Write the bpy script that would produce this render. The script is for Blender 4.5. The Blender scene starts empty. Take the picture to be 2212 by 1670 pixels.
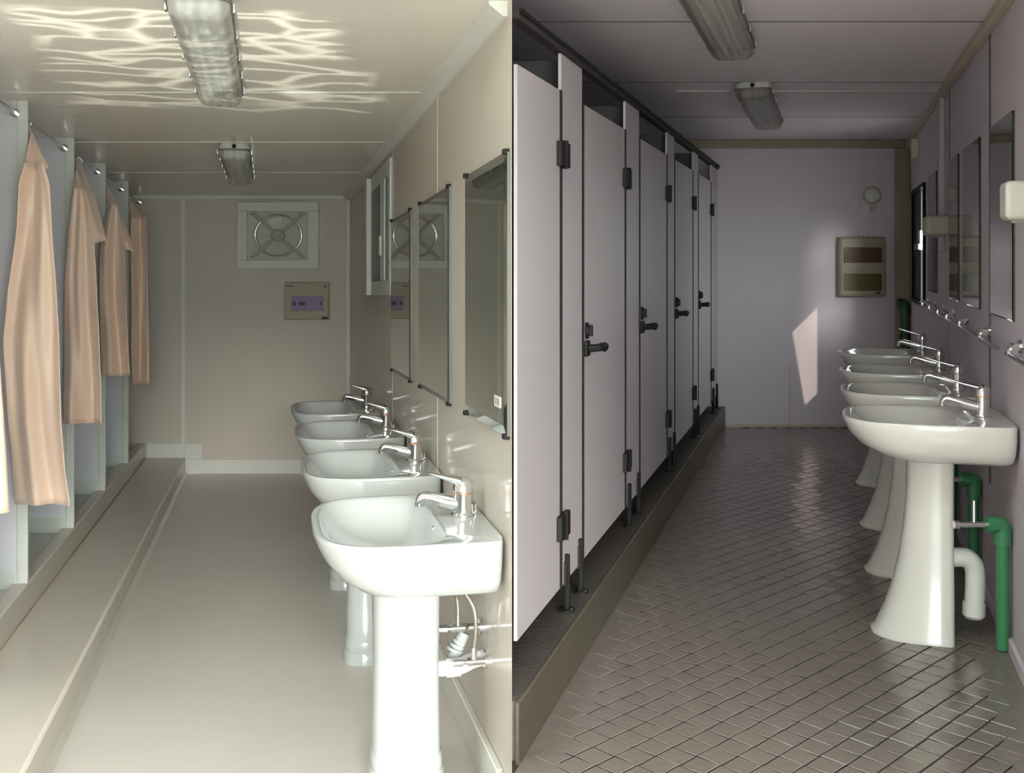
import bpy, bmesh, math, random
from mathutils import Vector, Matrix

random.seed(7)
S = bpy.context.scene
COL = S.collection
PI = math.pi

# ------------------------------------------------------------------ camera
F = 2400.0                     # focal length in pixels of the 2212 px wide frame
HOR = 593.5                    # row of the horizon
ZC = 1.60                      # eye height
cam_d = bpy.data.cameras.new('camera')
cam = bpy.data.objects.new('camera', cam_d)
COL.objects.link(cam)
cam.location = (0, 0, ZC)
cam.rotation_euler = (PI / 2, 0, 0)
cam_d.sensor_fit = 'HORIZONTAL'
cam_d.sensor_width = 36.0
cam_d.lens = F / 2212 * 36.0
cam_d.shift_y = -(835 - HOR) / 2212
cam_d.clip_start = 0.05
S.camera = cam

# ------------------------------------------------------------------ world, sun, exposure
W = bpy.data.worlds.new('world')
S.world = W
W.use_nodes = True
bg = W.node_tree.nodes['Background']
bg.inputs['Color'].default_value = (0.86, 1.0, 0.965, 1)
bg.inputs['Strength'].default_value = 10.8

sun_d = bpy.data.lights.new('sun', 'SUN')
sun_d.energy = 2.6
sun_d.angle = math.radians(16)
sun_d.color = (1.0, 0.98, 0.92)
sun = bpy.data.objects.new('sun', sun_d)
COL.objects.link(sun)
sun.rotation_euler = (math.radians(76.5), 0, math.radians(12))

S.view_settings.view_transform = 'Standard'
S.view_settings.look = 'None'
S.view_settings.exposure = 0.12
S.view_settings.gamma = 1.0
S.view_settings.use_curve_mapping = False

# ------------------------------------------------------------------ the two rooms
# Two prefabricated wash rooms stand side by side on a raked plan: the long axes
# fan out from a shared corner, the end walls stay parallel to the front.
class Room:
    def __init__(self, vx, vy):
        self.kx = (vx - 1106.0) / F
        self.kz = (HOR - vy) / F
        self.yaw = -math.atan(self.kx)
        self.tilt = math.atan(self.kz)
    def P(self, u, d, w):      # across, depth, height above the eye line
        return Vector((u + self.kx * d, d, ZC + w + self.kz * d))
L = Room(581, 638)             # shower room
R = Room(1795, 549)            # toilet room

# ------------------------------------------------------------------ materials
MATS = {}
def mat(name, col, rough=0.5, metal=0.0, coat=0.0, var=0.0, vscale=3.0, bump=0.0, bscale=40.0,
        spec=0.5, sheen=0.0, trans=0.0, alpha=1.0, coat_rough=0.05, stretch=(1, 1, 1)):
    m = bpy.data.materials.new(name)
    m.use_nodes = True
    nt = m.node_tree
    b = nt.nodes['Principled BSDF']
    b.inputs['Base Color'].default_value = (*col, 1)
    b.inputs['Roughness'].default_value = rough
    b.inputs['Metallic'].default_value = metal
    b.inputs['Coat Weight'].default_value = coat
    b.inputs['Coat Roughness'].default_value = coat_rough
    b.inputs['Specular IOR Level'].default_value = spec
    b.inputs['Sheen Weight'].default_value = sheen
    b.inputs['Transmission Weight'].default_value = trans
    b.inputs['Alpha'].default_value = alpha
    if var or bump:
        tc = nt.nodes.new('ShaderNodeTexCoord')
        mp = nt.nodes.new('ShaderNodeMapping')
        mp.inputs['Scale'].default_value = stretch
        nt.links.new(tc.outputs['Object'], mp.inputs['Vector'])
    if var:
        n = nt.nodes.new('ShaderNodeTexNoise')
        n.inputs['Scale'].default_value = vscale
        n.inputs['Detail'].default_value = 4
        nt.links.new(mp.outputs[0], n.inputs['Vector'])
        mx = nt.nodes.new('ShaderNodeMix')
        mx.data_type = 'RGBA'
        mx.inputs['A'].default_value = (*[max(0, c * (1 - var)) for c in col], 1)
        mx.inputs['B'].default_value = (*[min(1, c * (1 + var)) for c in col], 1)
        nt.links.new(n.outputs['Fac'], mx.inputs['Factor'])
        nt.links.new(mx.outputs['Result'], b.inputs['Base Color'])
    if bump:
        n2 = nt.nodes.new('ShaderNodeTexNoise')
        n2.inputs['Scale'].default_value = bscale
        n2.inputs['Detail'].default_value = 3
        nt.links.new(mp.outputs[0], n2.inputs['Vector'])
        bp = nt.nodes.new('ShaderNodeBump')
        bp.inputs['Strength'].default_value = bump
        bp.inputs['Distance'].default_value = 0.01
        nt.links.new(n2.outputs['Fac'], bp.inputs['Height'])
        nt.links.new(bp.outputs['Normal'], b.inputs['Normal'])
    MATS[name] = m
    return m

mat('wall_cream', (0.68, 0.61, 0.535), 0.42, coat=0.35, var=0.03, vscale=1.2, coat_rough=0.09)
mat('ceil_cream', (0.90, 0.83, 0.74), 0.32, var=0.03, vscale=1.5, coat=0.2, coat_rough=0.12)
mat('trim_cream', (0.80, 0.79, 0.74), 0.35, var=0.02)
mat('floor_vinyl', (0.74, 0.69, 0.64), 0.34, var=0.07, vscale=2.2, bump=0.03, bscale=9, spec=0.5)
mat('step_vinyl', (0.71, 0.65, 0.58), 0.30, var=0.05, vscale=3)
mat('tray', (0.66, 0.68, 0.63), 0.35, var=0.04)
mat('panel_lavender', (0.82, 0.80, 0.87), 0.4, var=0.03, vscale=2)
mat('profile_white', (0.76, 0.78, 0.73), 0.35, var=0.02)
mat('ceramic', (0.55, 0.575, 0.575), 0.12, coat=0.4, var=0.01)
mat('ceramic_warm', (0.84, 0.81, 0.76), 0.16, coat=0.5, var=0.015)
mat('chrome', (0.82, 0.82, 0.84), 0.08, metal=1.0, var=0.02)
mat('chrome_dull', (0.62, 0.63, 0.65), 0.22, metal=1.0, var=0.03)
mat('copper_ring', (0.75, 0.38, 0.20), 0.3, metal=0.8, var=0.02)
mat('mirror', (0.66, 0.70, 0.64), 0.02, metal=1.0)
mat('mirror_bevel', (0.72, 0.78, 0.74), 0.06, metal=1.0)
mat('mirror_edge', (0.10, 0.10, 0.085), 0.3, var=0.05)
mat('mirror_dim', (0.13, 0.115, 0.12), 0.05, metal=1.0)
mat('satin_peach', (0.90, 0.66, 0.52), 0.38, sheen=0.5, var=0.05, vscale=5, bump=0.12, bscale=16, stretch=(1, 1, 0.25))
mat('satin_hem', (0.83, 0.58, 0.46), 0.42, sheen=0.4, var=0.04)
mat('lens_edge', (0.17, 0.15, 0.14), 0.45, var=0.06)
mat('lamp_tray', (0.66, 0.65, 0.58), 0.4, var=0.04)
mat('lamp_tube', (0.88, 0.90, 0.86), 0.25, var=0.01)
mat('rail_grey', (0.22, 0.21, 0.22), 0.25, metal=1.0, var=0.05)
mat('black_plastic', (0.012, 0.011, 0.011), 0.6, spec=0.3, var=0.1)
mat('dark_metal', (0.014, 0.013, 0.013), 0.65, spec=0.3, var=0.1)
mat('fan_white', (0.62, 0.60, 0.55), 0.35, var=0.03)
mat('fan_metal', (0.92, 0.90, 0.84), 0.12, metal=0.9, var=0.03)
mat('fan_blade', (0.46, 0.43, 0.36), 0.35, var=0.05)
mat('box_beige', (0.47, 0.42, 0.32), 0.4, var=0.04)
mat('box_window_violet', (0.34, 0.28, 0.46), 0.3, var=0.05)
mat('box_inner_dark', (0.09, 0.08, 0.10), 0.5, var=0.05)
mat('label_black', (0.05, 0.03, 0.06), 0.5, var=0.05)
mat('glass_dark', (0.04, 0.05, 0.06), 0.25, spec=0.1, var=0.05)
mat('glass_blue', (0.03, 0.07, 0.13), 0.2, spec=0.1, var=0.05)
mat('sticker', (0.85, 0.85, 0.83), 0.5, var=0.02)
mat('sticker_ink', (0.35, 0.36, 0.36), 0.5, var=0.02)
mat('pvc_white', (0.86, 0.86, 0.83), 0.3, var=0.02)
mat('hose_steel', (0.55, 0.52, 0.46), 0.32, metal=0.9, var=0.25, vscale=120)
mat('trap_grey', (0.55, 0.58, 0.57), 0.35, var=0.05)
mat('wall_lilac', (0.66, 0.58, 0.64), 0.62, spec=0.2, var=0.03, vscale=1.3, coat_rough=0.15)
mat('ceil_lilac', (0.86, 0.77, 0.81), 0.5, var=0.03, vscale=1.2)
mat('door_lilac', (0.565, 0.505, 0.53), 0.42, coat=0.1, var=0.025, vscale=2)
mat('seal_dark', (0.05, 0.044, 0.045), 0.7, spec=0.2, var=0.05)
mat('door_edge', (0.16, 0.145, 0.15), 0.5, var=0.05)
mat('trim_straw', (0.55, 0.47, 0.36), 0.5, var=0.05)
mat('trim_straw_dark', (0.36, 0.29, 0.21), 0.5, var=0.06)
mat('cavity_shade', (0.06, 0.054, 0.054), 0.6, var=0.05)  # shade inside the toilet cubicles, put into the colour
mat('tile_stone', (0.22, 0.185, 0.163), 0.16, var=0.16, vscale=30, spec=0.6)
mat('tile_grout', (0.045, 0.038, 0.034), 0.8, spec=0.1, var=0.2, vscale=20)
mat('platform_stone', (0.10, 0.085, 0.075), 0.4, var=0.2, vscale=25, bump=0.3, bscale=60)
mat('riser_ochre', (0.095, 0.078, 0.055), 0.42, var=0.25, vscale=14, bump=0.2, bscale=50)
mat('ppr_green', (0.06, 0.27, 0.12), 0.4, var=0.08)
mat('ppr_dark', (0.025, 0.09, 0.04), 0.45, var=0.08)
mat('box_olive', (0.32, 0.275, 0.20), 0.45, var=0.05)
mat('amber_window', (0.10, 0.055, 0.03), 0.25, var=0.35, vscale=14)
mat('amber_window_low', (0.11, 0.08, 0.03), 0.25, var=0.35, vscale=14)
mat('plastic_cream', (0.72, 0.70, 0.62), 0.4, var=0.03)
mat('plastic_straw', (0.50, 0.45, 0.37), 0.45, var=0.04)
mat('shell_outer', (0.55, 0.56, 0.56), 0.6, var=0.05)
mat('ground_concrete', (0.40, 0.385, 0.36), 0.8, var=0.12, vscale=1.5, bump=0.2, bscale=30)

def lens_material(name, c0, c1, alpha):
    m = bpy.data.materials.new(name)
    m.use_nodes = True
    nt = m.node_tree
    b = nt.nodes['Principled BSDF']
    tc = nt.nodes.new('ShaderNodeTexCoord')
    wv = nt.nodes.new('ShaderNodeTexWave')
    wv.bands_direction = 'X'
    wv.inputs['Scale'].default_value = 9
    wv.inputs['Distortion'].default_value = 0.6
    nt.links.new(tc.outputs['Object'], wv.inputs['Vector'])
    r = nt.nodes.new('ShaderNodeValToRGB')
    r.color_ramp.elements[0].color = (*c0, 1)
    r.color_ramp.elements[1].color = (*c1, 1)
    nt.links.new(wv.outputs['Fac'], r.inputs['Fac'])
    nt.links.new(r.outputs['Color'], b.inputs['Base Color'])
    bp = nt.nodes.new('ShaderNodeBump')
    bp.inputs['Strength'].default_value = 0.35
    bp.inputs['Distance'].default_value = 0.01
    nt.links.new(wv.outputs['Fac'], bp.inputs['Height'])
    nt.links.new(bp.outputs['Normal'], b.inputs['Normal'])
    b.inputs['Roughness'].default_value = 0.24
    b.inputs['Alpha'].default_value = alpha
    MATS[name] = m
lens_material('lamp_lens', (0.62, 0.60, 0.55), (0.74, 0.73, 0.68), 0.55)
lens_material('lamp_lens_dark', (0.30, 0.275, 0.23), (0.38, 0.35, 0.30), 0.62)  # darker lens tint for the toilet room lamps

def pane_material():
    m = bpy.data.materials.new('clear_pane')
    m.use_nodes = True
    nt = m.node_tree
    out = nt.nodes['Material Output']
    b = nt.nodes['Principled BSDF']
    b.inputs['Base Color'].default_value = (0.8, 0.84, 0.83, 1)
    b.inputs['Roughness'].default_value = 0.03
    t = nt.nodes.new('ShaderNodeBsdfTransparent')
    mx = nt.nodes.new('ShaderNodeMixShader')
    n = nt.nodes.new('ShaderNodeTexNoise')
    n.inputs['Scale'].default_value = 2
    mr = nt.nodes.new('ShaderNodeMapRange')
    mr.inputs['To Min'].default_value = 0.06
    mr.inputs['To Max'].default_value = 0.12
    nt.links.new(n.outputs['Fac'], mr.inputs['Value'])
    nt.links.new(mr.outputs[0], mx.inputs['Fac'])
    nt.links.new(t.outputs[0], mx.inputs[1])
    nt.links.new(b.outputs[0], mx.inputs[2])
    nt.links.new(mx.outputs[0], out.inputs['Surface'])
    MATS['clear_pane'] = m
pane_material()

# ------------------------------------------------------------------ mesh helpers
class MB:
    """collects faces; build() links them as ONE mesh object"""
    def __init__(self):
        self.v = []; self.f = []
    def add(self, vs, fs):
        o = len(self.v)
        self.v += [Vector(p) for p in vs]
        self.f += [tuple(i + o for i in f) for f in fs]
        return self
    def hexa(self, p):         # 8 corners, bottom ring then top ring
        return self.add(p, [(3, 2, 1, 0), (4, 5, 6, 7), (0, 1, 5, 4), (1, 2, 6, 5), (2, 3, 7, 6), (3, 0, 4, 7)])
    def box(self, x0, x1, y0, y1, z0, z1):
        return self.hexa([(x0, y0, z0), (x1, y0, z0), (x1, y1, z0), (x0, y1, z0),
                          (x0, y0, z1), (x1, y0, z1), (x1, y1, z1), (x0, y1, z1)])
    def rbox(self, room, u0, u1, d0, d1, w0, w1):
        P = room.P
        return self.hexa([P(u0, d0, w0), P(u1, d0, w0), P(u1, d1, w0), P(u0, d1, w0),
                          P(u0, d0, w1), P(u1, d0, w1), P(u1, d1, w1), P(u0, d1, w1)])
    def prism(self, pts, z0, z1):    # polygon of (x, y), z0/z1 numbers or functions
        a = z0 if callable(z0) else (lambda x, y: z0)
        b = z1 if callable(z1) else (lambda x, y: z1)
        n = len(pts)
        vs = [(x, y, a(x, y)) for x, y in pts] + [(x, y, b(x, y)) for x, y in pts]
        fs = [tuple(range(n - 1, -1, -1)), tuple(range(n, 2 * n))]
        fs += [(i, (i + 1) % n, n + (i + 1) % n, n + i) for i in range(n)]
        return self.add(vs, fs)
    def loft(self, rings, cap0=True, cap1=True):
        n = len(rings[0]); vs = [p for r in rings for p in r]; fs = []
        for k in range(len(rings) - 1):
            for i in range(n):
                j = (i + 1) % n
                fs.append((k * n + i, k * n + j, (k + 1) * n + j, (k + 1) * n + i))
        if cap0: fs.append(tuple(range(n - 1, -1, -1)))
        if cap1: fs.append(tuple((len(rings) - 1) * n + i for i in range(n)))
        return self.add(vs, fs)
    def lathe(self, prof, c=(0, 0, 0), n=20, axis='z', sx=1, sy=1):
        rings = []
        for r, h in prof:
            ring = []
            for i in range(n):
                a = 2 * PI * i / n
                x, y = r * math.cos(a) * sx, r * math.sin(a) * sy
                p = (x, y, h) if axis == 'z' else ((h, x, y) if axis == 'x' else (y, h, x))
                ring.append((p[0] + c[0], p[1] + c[1], p[2] + c[2]))
            rings.append(ring)
        return self.loft(rings)
    def tube(self, path, r, n=12, cap=True):
        path = [Vector(p) for p in path]
        rr = r if isinstance(r, (list, tuple)) else [r] * len(path)
        rings = []; prev = None
        for i, p in enumerate(path):
            t = (path[min(i + 1, len(path) - 1)] - path[max(i - 1, 0)]).normalized()
            if prev is None:
                a = Vector((0, 0, 1)) if abs(t.z) < 0.9 else Vector((1, 0, 0))
                x = t.cross(a).normalized()
            else:
                x = (prev - t * prev.dot(t)).normalized()
            prev = x
            y = t.cross(x)
            rings.append([p + x * rr[i] * math.cos(2 * PI * k / n) + y * rr[i] * math.sin(2 * PI * k / n) for k in range(n)])
        return self.loft(rings, cap, cap)
    def mesh(self, name, inv=None, smooth=35):
        me = bpy.data.meshes.new(name)
        vs = [inv @ p for p in self.v] if inv else self.v
        me.from_pydata([tuple(p) for p in vs], [], self.f)
        bm = bmesh.new(); bm.from_mesh(me)
        bmesh.ops.recalc_face_normals(bm, faces=bm.faces)
        bm.to_mesh(me); bm.free()
        if smooth:
            me.polygons.foreach_set('use_smooth', [True] * len(me.polygons))
            me.set_sharp_from_angle(angle=math.radians(smooth))
        return me

def spline(pts, n=6):          # Catmull-Rom through the points
    pts = [Vector(p) for p in pts]; out = []
    for i in range(len(pts) - 1):
        p0 = pts[max(i - 1, 0)]; p1 = pts[i]; p2 = pts[i + 1]; p3 = pts[min(i + 2, len(pts) - 1)]
        for k in range(n):
            t = k / n
            out.append(0.5 * ((2 * p1) + (p2 - p0) * t + (2 * p0 - 5 * p1 + 4 * p2 - p3) * t * t + (3 * p1 - p0 - 3 * p2 + p3) * t ** 3))
    out.append(pts[-1])
    return out

def obj(name, mb, m, parent=None, world=False, bevel=0.0, smooth=35, seg=2, label=None):
    """one mesh object; world=True: coordinates are world, made local to the parent"""
    if parent is not None:
        inv = ROOTM[parent.name].inverted() if world else None
        me = mb.mesh(name, inv, smooth)
        o = bpy.data.objects.new(name, me); COL.objects.link(o)
        o.parent = parent
        ROOTM[o.name] = ROOTM[parent.name]
    else:
        c = sum(mb.v, Vector()) / len(mb.v)
        c.z = min(p.z for p in mb.v)
        M = Matrix.Translation(c)
        me = mb.mesh(name, M.inverted(), smooth)
        o = bpy.data.objects.new(name, me); COL.objects.link(o)
        o.location = c
        ROOTM[o.name] = M
    me.materials.append(MATS[m])
    if bevel:
        b = o.modifiers.new('bevel', 'BEVEL'); b.width = bevel; b.segments = seg
        b.limit_method = 'ANGLE'; b.angle_limit = math.radians(40)
    if label: o['label'] = label
    return o
ROOTM = {}

def tag(o, label, cat=None, group=None, kind=None):
    o['label'] = label
    if cat: o['category'] = cat
    if group: o['group'] = group
    if kind: o['kind'] = kind
    return o

def thing(name, label, cat, loc, rot=(0, 0, 0), group=None):
    o = bpy.data.objects.new(name, None); COL.objects.link(o)
    o.location = loc; o.rotation_euler = rot
    o.empty_display_size = 0.1
    from mathutils import Euler
    ROOTM[o.name] = Matrix.Translation(Vector(loc)) @ Euler(rot).to_matrix().to_4x4()
    return tag(o, label, cat, group)

def struct(name, mb, m, label, bevel=0.0):
    o = obj(name, mb, m, bevel=bevel)
    o['kind'] = 'structure'; o['label'] = label
    return o

def dup(root, loc, label=None, group=None):
    def cp(o, par):
        c = o.copy(); COL.objects.link(c); c.parent = par
        for ch in o.children: cp(ch, c)
        return c
    r = cp(root, None)
    r.location = loc
    if label: r['label'] = label
    if group: r['group'] = group
    return r

# ------------------------------------------------------------------ structure: shower room
LF, LB = 3.02, 9.60            # front and back of the room
LC = -1.54; CEIL_L = 0.864     # floor and ceiling
UA, UB, UW = -1.068, -0.722, 0.70
WA, WB = -1.276, -1.404

def swall(d):                  # the shared wall's face on the shower side, world x
    return UW + L.kx * d

fl = struct('floor', MB().rbox(L, UB - 0.02, UW + 0.0, LF, LB, LC - 0.12, LC), 'floor_vinyl',
            'pale beige vinyl floor of the shower room')
obj('shower_step', MB().rbox(L, UA, UB, LF, LB, LC - 0.12, WB), 'step_vinyl', fl, True, 0.012)
obj('shower_curb', MB().rbox(L, UA - 0.07, UA, LF, LB, LC - 0.12, WA), 'step_vinyl', fl, True, 0.008)
obj('shower_tray', MB().rbox(L, -2.04, UA - 0.07, LF, LB, LC - 0.12, WA - 0.03), 'tray', fl, True)
obj('floor_cove', MB().add([L.P(UB, LF, LC), L.P(UB, LB, LC), L.P(UB + 0.022, LB, LC + 0.001), L.P(UB + 0.022, LF, LC + 0.001),
                            L.P(UB, LF, LC + 0.022), L.P(UB, LB, LC + 0.022)],
                           [(0, 1, 2, 3), (3, 2, 5, 4), (0, 3, 4), (1, 5, 2), (0, 4, 5, 1)]), 'step_vinyl', fl, True)

cl = struct('ceiling', MB().rbox(L, -2.10, UW, LF, LB + 0.05, CEIL_L + 0.02, CEIL_L + 0.08), 'shell_outer',
            'glossy cream panelled ceiling of the shower room')
seams = [LF, 4.73, 6.26, 7.80, LB]
for a, b in zip(seams[:-1], seams[1:]):
    obj('ceiling_panel', MB().rbox(L, -2.08, UW, a + 0.003, b - 0.003, CEIL_L, CEIL_L + 0.02), 'ceil_cream', cl, True)
for s in seams[1:-1]:
    obj('joint_strip', MB().rbox(L, -2.08, UW - 0.05, s - 0.006, s + 0.006, CEIL_L - 0.003, CEIL_L + 0.003), 'trim_cream', cl, True)

# shared wedge wall between the two rooms: starts as a sharp corner
T = 0.03
zlow = lambda x, y: ZC - 1.75
zhig = lambda x, y: ZC + 1.35
apex_in = -UW / L.kx            # depth where the face meets the front corner
wr = struct('wall_right', MB().prism([(0, apex_in), (swall(9.66), 9.66), (swall(9.66) + T, 9.66), (swall(3.36) + T, 3.36)], zlow, zhig),
            'wall_cream', 'cream wall behind the washbasins of the shower room')
obj('joint_strip', MB().rbox(L, UW - 0.002, UW + 0.002, 4.61, 4.622, LC + 0.13, CEIL_L), 'wall_cream', wr, True)
obj('joint_strip', MB().rbox(L, UW - 0.002, UW + 0.002, 6.28, 6.292, LC + 0.13, CEIL_L), 'wall_cream', wr, True)
wb = struct('wall_back', MB().rbox(L, -2.08, UW, LB, LB + 0.06, LC - 0.1, CEIL_L + 0.02), 'wall_cream',
            'dim cream end wall of the shower room')
obj('joint_strip', MB().rbox(L, -0.756, -0.726, LB - 0.006, LB, WB + 0.12, CEIL_L - 0.04), 'trim_cream', wb, True)
struct('wall_left', MB().rbox(L, -2.10, -2.04, LF, LB, LC - 0.1, CEIL_L + 0.02), 'panel_lavender',
       'lavender outer wall behind the shower cubicles')
# skirting that follows the step on the end wall
struct('baseboard_back', MB().prism([(0, 0)] * 3, 0, 0) if False else
       MB().rbox(L, UB + 0.0, UW, LB - 0.016, LB, LC, -1.416)
           .rbox(L, UB, -0.58, LB - 0.016, LB, -1.416, WA)
           .rbox(L, UA + 0.015, UB, LB - 0.016, LB, WB, WA), 'trim_cream',
       'white skirting stepping up along the end wall of the shower room', 0.003)
struct('baseboard_right', MB().rbox(L, UW - 0.022, UW, apex_in + 0.12, LB - 0.016, LC, -1.416), 'trim_cream',
       'white skirting under the washbasins of the shower room', 0.004)
c0 = apex_in + 0.06
struct('trim_1', MB().add([L.P(UW, c0, CEIL_L - 0.045), L.P(UW, LB, CEIL_L - 0.045), L.P(UW - 0.012, LB, CEIL_L - 0.045), L.P(UW - 0.012, c0, CEIL_L - 0.045),
                           L.P(UW, c0, CEIL_L), L.P(UW, LB, CEIL_L), L.P(UW - 0.055, LB, CEIL_L), L.P(UW - 0.055, c0, CEIL_L),
                           L.P(UW - 0.055, c0, CEIL_L - 0.010), L.P(UW - 0.055, LB, CEIL_L - 0.010)],
                          [(0, 1, 2, 3), (3, 2, 9, 8), (8, 9, 6, 7), (4, 7, 6, 5), (0, 4, 5, 1), (0, 3, 8, 7, 4), (1, 5, 6, 9, 2)]), 'trim_cream',
       'white cove trim between ceiling and basin wall of the shower room')
struct('trim_2', MB().rbox(L, -2.04, UW - 0.055, LB - 0.022, LB, CEIL_L - 0.036, CEIL_L), 'trim_cream',
       'white cornice strip on the end wall of the shower room', 0.004)
struct('trim_3', MB().rbox(L, UW - 0.04, UW, LB - 0.03, LB - 0.001, LC + 0.13, CEIL_L - 0.045), 'trim_cream',
       'white corner strip where end wall meets basin wall', 0.004)

# ------------------------------------------------------------------ structure: toilet room
RF, RB = 2.62, 9.30
RC = -1.446; CEIL_R = 0.957
UD, UR = -0.95, 0.675          # cubicle front plane, basin wall
UP, WP = -0.895, -1.275        # platform edge and height
def su(d):                     # cross coordinate of the shared wall seen from the toilet room
    return swall(d) + T - R.kx * d

def rquad(mb, ul, ur, d0, d1, w0, w1):
    l = ul if callable(ul) else (lambda d: ul)
    P = R.P
    return mb.hexa([P(l(d0), d0, w0), P(ur, d0, w0), P(ur, d1, w0), P(l(d1), d1, w0),
                    P(l(d0), d0, w1), P(ur, d0, w1), P(ur, d1, w1), P(l(d1), d1, w1)])
front_l = lambda d: -R.kx * d + 0.0        # world x = 0
fr = struct('floor', rquad(MB(), front_l, UR, RF, 3.315, RC - 0.2, RC - 0.0018)
            .rbox(R, UP, UR, 3.315, RB, RC - 0.2, RC - 0.0018), 'tile_grout',
            'dark diamond tiled floor of the toilet room')
# platform under the cubicles
plat = MB()
plat.hexa([R.P(-R.kx * 3.17, 3.17, RC), R.P(UP, 3.17, RC), R.P(UP, 3.37, RC), R.P(-R.kx * 3.37, 3.37, RC),
           R.P(-R.kx * 3.17, 3.17, WP), R.P(UP, 3.17, WP), R.P(UP, 3.37, WP), R.P(-R.kx * 3.37, 3.37, WP)])
plat.hexa([R.P(su(3.37), 3.37, RC), R.P(UP, 3.37, RC), R.P(UP, RB, RC), R.P(su(RB), RB, RC),
           R.P(su(3.37), 3.37, WP), R.P(UP, 3.37, WP), R.P(UP, RB, WP), R.P(su(RB), RB, WP)])
obj('toilet_platform', plat, 'platform_stone', fr, True)
obj('platform_edge', MB().rbox(R, UP, UP + 0.012, 3.145, RB, RC - 0.005, WP + 0.004), 'riser_ochre', fr, True, 0.006)

obj('floor_border', MB().rbox(R, UP + 0.012, UP + 0.125, 3.06, RB - 0.014, RC - 0.01, RC - 0.0012), 'tile_stone', fr, True)
obj('floor_border', MB().rbox(R, UR - 0.16, UR - 0.031, RF, RB - 0.014, RC - 0.01, RC - 0.0012), 'tile_stone', fr, True)
cr = struct('ceiling', rquad(MB(), lambda d: su(max(d, 3.37)) if d > 3.3 else -R.kx * d, UR + 0.03, 3.34, RB + 0.05, CEIL_R + 0.02, CEIL_R + 0.09)
            , 'door_edge',
            'grey lilac panelled ceiling of the toilet room')
rs = [3.36, 4.575, 6.19, 7.76, RB]
for a, b in zip(rs[:-1], rs[1:]):
    lf = lambda d: su(d) + 0.002
    obj('ceiling_panel', rquad(MB(), lf, UR, a + 0.006, b - 0.006, CEIL_R, CEIL_R + 0.02), 'ceil_lilac', cr, True)
for s_ in rs[1:-1]:
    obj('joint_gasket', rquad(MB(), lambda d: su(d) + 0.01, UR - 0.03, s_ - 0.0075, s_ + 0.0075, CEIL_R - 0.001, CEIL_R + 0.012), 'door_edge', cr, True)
obj('joint_strip', rquad(MB(), -0.9, UR - 0.03, 6.48, 6.51, CEIL_R - 0.012, CEIL_R), 'door_lilac', cr, True)

wbk = struct('wall_back', rquad(MB(), lambda d: su(RB), UR + 0.02, RB, RB + 0.05, RC - 0.1, CEIL_R + 0.03), 'wall_lilac',
             'lilac end wall of the toilet room')
obj('joint_strip', MB().rbox(R, -0.352, -0.340, RB - 0.004, RB, RC, -0.92), 'trim_straw', wbk, True)
struct('wall_left', MB().hexa([R.P(su(d) + o, d, w) for w in (WP, CEIL_R) for d, o in ((3.42, 0.002), (3.42, 0.006), (RB - 0.002, 0.006), (RB - 0.002, 0.002))]), 'cavity_shade',
       'added dark lining painting in the shade behind the toilet cubicles')  # added sheet, coloured dark in place of cubicle shade
# basin wall, built around the window opening
WZ0, WZ1, WW0, WW1 = 7.80, 8.86, -0.345, 0.475
wrr = struct('wall_right', MB().rbox(R, UR, UR + 0.018, 1.9, WZ0, RC - 0.1, CEIL_R + 0.02)
             .rbox(R, UR, UR + 0.018, WZ1, RB + 0.05, RC - 0.1, CEIL_R + 0.02)
             .rbox(R, UR, UR + 0.018, WZ0, WZ1, RC - 0.1, WW0)
             .rbox(R, UR, UR + 0.018, WZ0, WZ1, WW1, CEIL_R + 0.02), 'door_edge',
             'lilac panelled wall behind the washbasins of the toilet room')
for a, b in ((1.95, 4.62), (4.62, 6.20), (6.20, WZ0)):
    obj('wall_panel', MB().rbox(R, UR - 0.012, UR, a + 0.005, b - 0.005, RC, CEIL_R), 'wall_lilac', wrr, True)
obj('wall_panel', MB().rbox(R, UR - 0.012, UR, WZ1, RB, RC, CEIL_R), 'wall_lilac', wrr, True)
obj('wall_panel', MB().rbox(R, UR - 0.012, UR, WZ0, WZ1, RC, WW0), 'wall_lilac', wrr, True)
obj('wall_panel', MB().rbox(R, UR - 0.012, UR, WZ0, WZ1, WW1, CEIL_R), 'wall_lilac', wrr, True)
obj('joint_strip', MB().rbox(R, UR - 0.045, UR - 0.012, 6.46, 6.53, 0.02, CEIL_R - 0.014), 'door_lilac', wrr, True, 0.004)
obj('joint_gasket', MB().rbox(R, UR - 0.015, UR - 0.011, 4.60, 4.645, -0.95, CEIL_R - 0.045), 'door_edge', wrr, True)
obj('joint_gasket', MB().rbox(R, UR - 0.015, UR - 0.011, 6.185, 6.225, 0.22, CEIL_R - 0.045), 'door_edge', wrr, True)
UI = UR - 0.012                # inner face of the basin wall
struct('baseboard_right', MB().rbox(R, UI - 0.018, UI, 2.64, RB - 0.02, RC - 0.005, RC + 0.045), 'wall_lilac',
       'low lilac skirting under the washbasins of the toilet room', 0.003)
struct('trim_4', MB().rbox(R, UI - 0.04, UI, 1.95, 6.46, CEIL_R - 0.045, CEIL_R).rbox(R, UI - 0.03, UI, 6.53, RB - 0.03, CEIL_R - 0.04, CEIL_R), 'trim_straw',
       'straw coloured cornice along the basin wall of the toilet room', 0.006)
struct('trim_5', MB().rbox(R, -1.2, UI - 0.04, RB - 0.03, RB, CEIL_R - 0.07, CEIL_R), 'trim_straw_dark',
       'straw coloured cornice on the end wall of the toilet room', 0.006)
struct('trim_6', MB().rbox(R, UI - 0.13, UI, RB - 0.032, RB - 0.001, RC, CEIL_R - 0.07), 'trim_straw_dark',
       'straw coloured corner board of the toilet room', 0.006)
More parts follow.
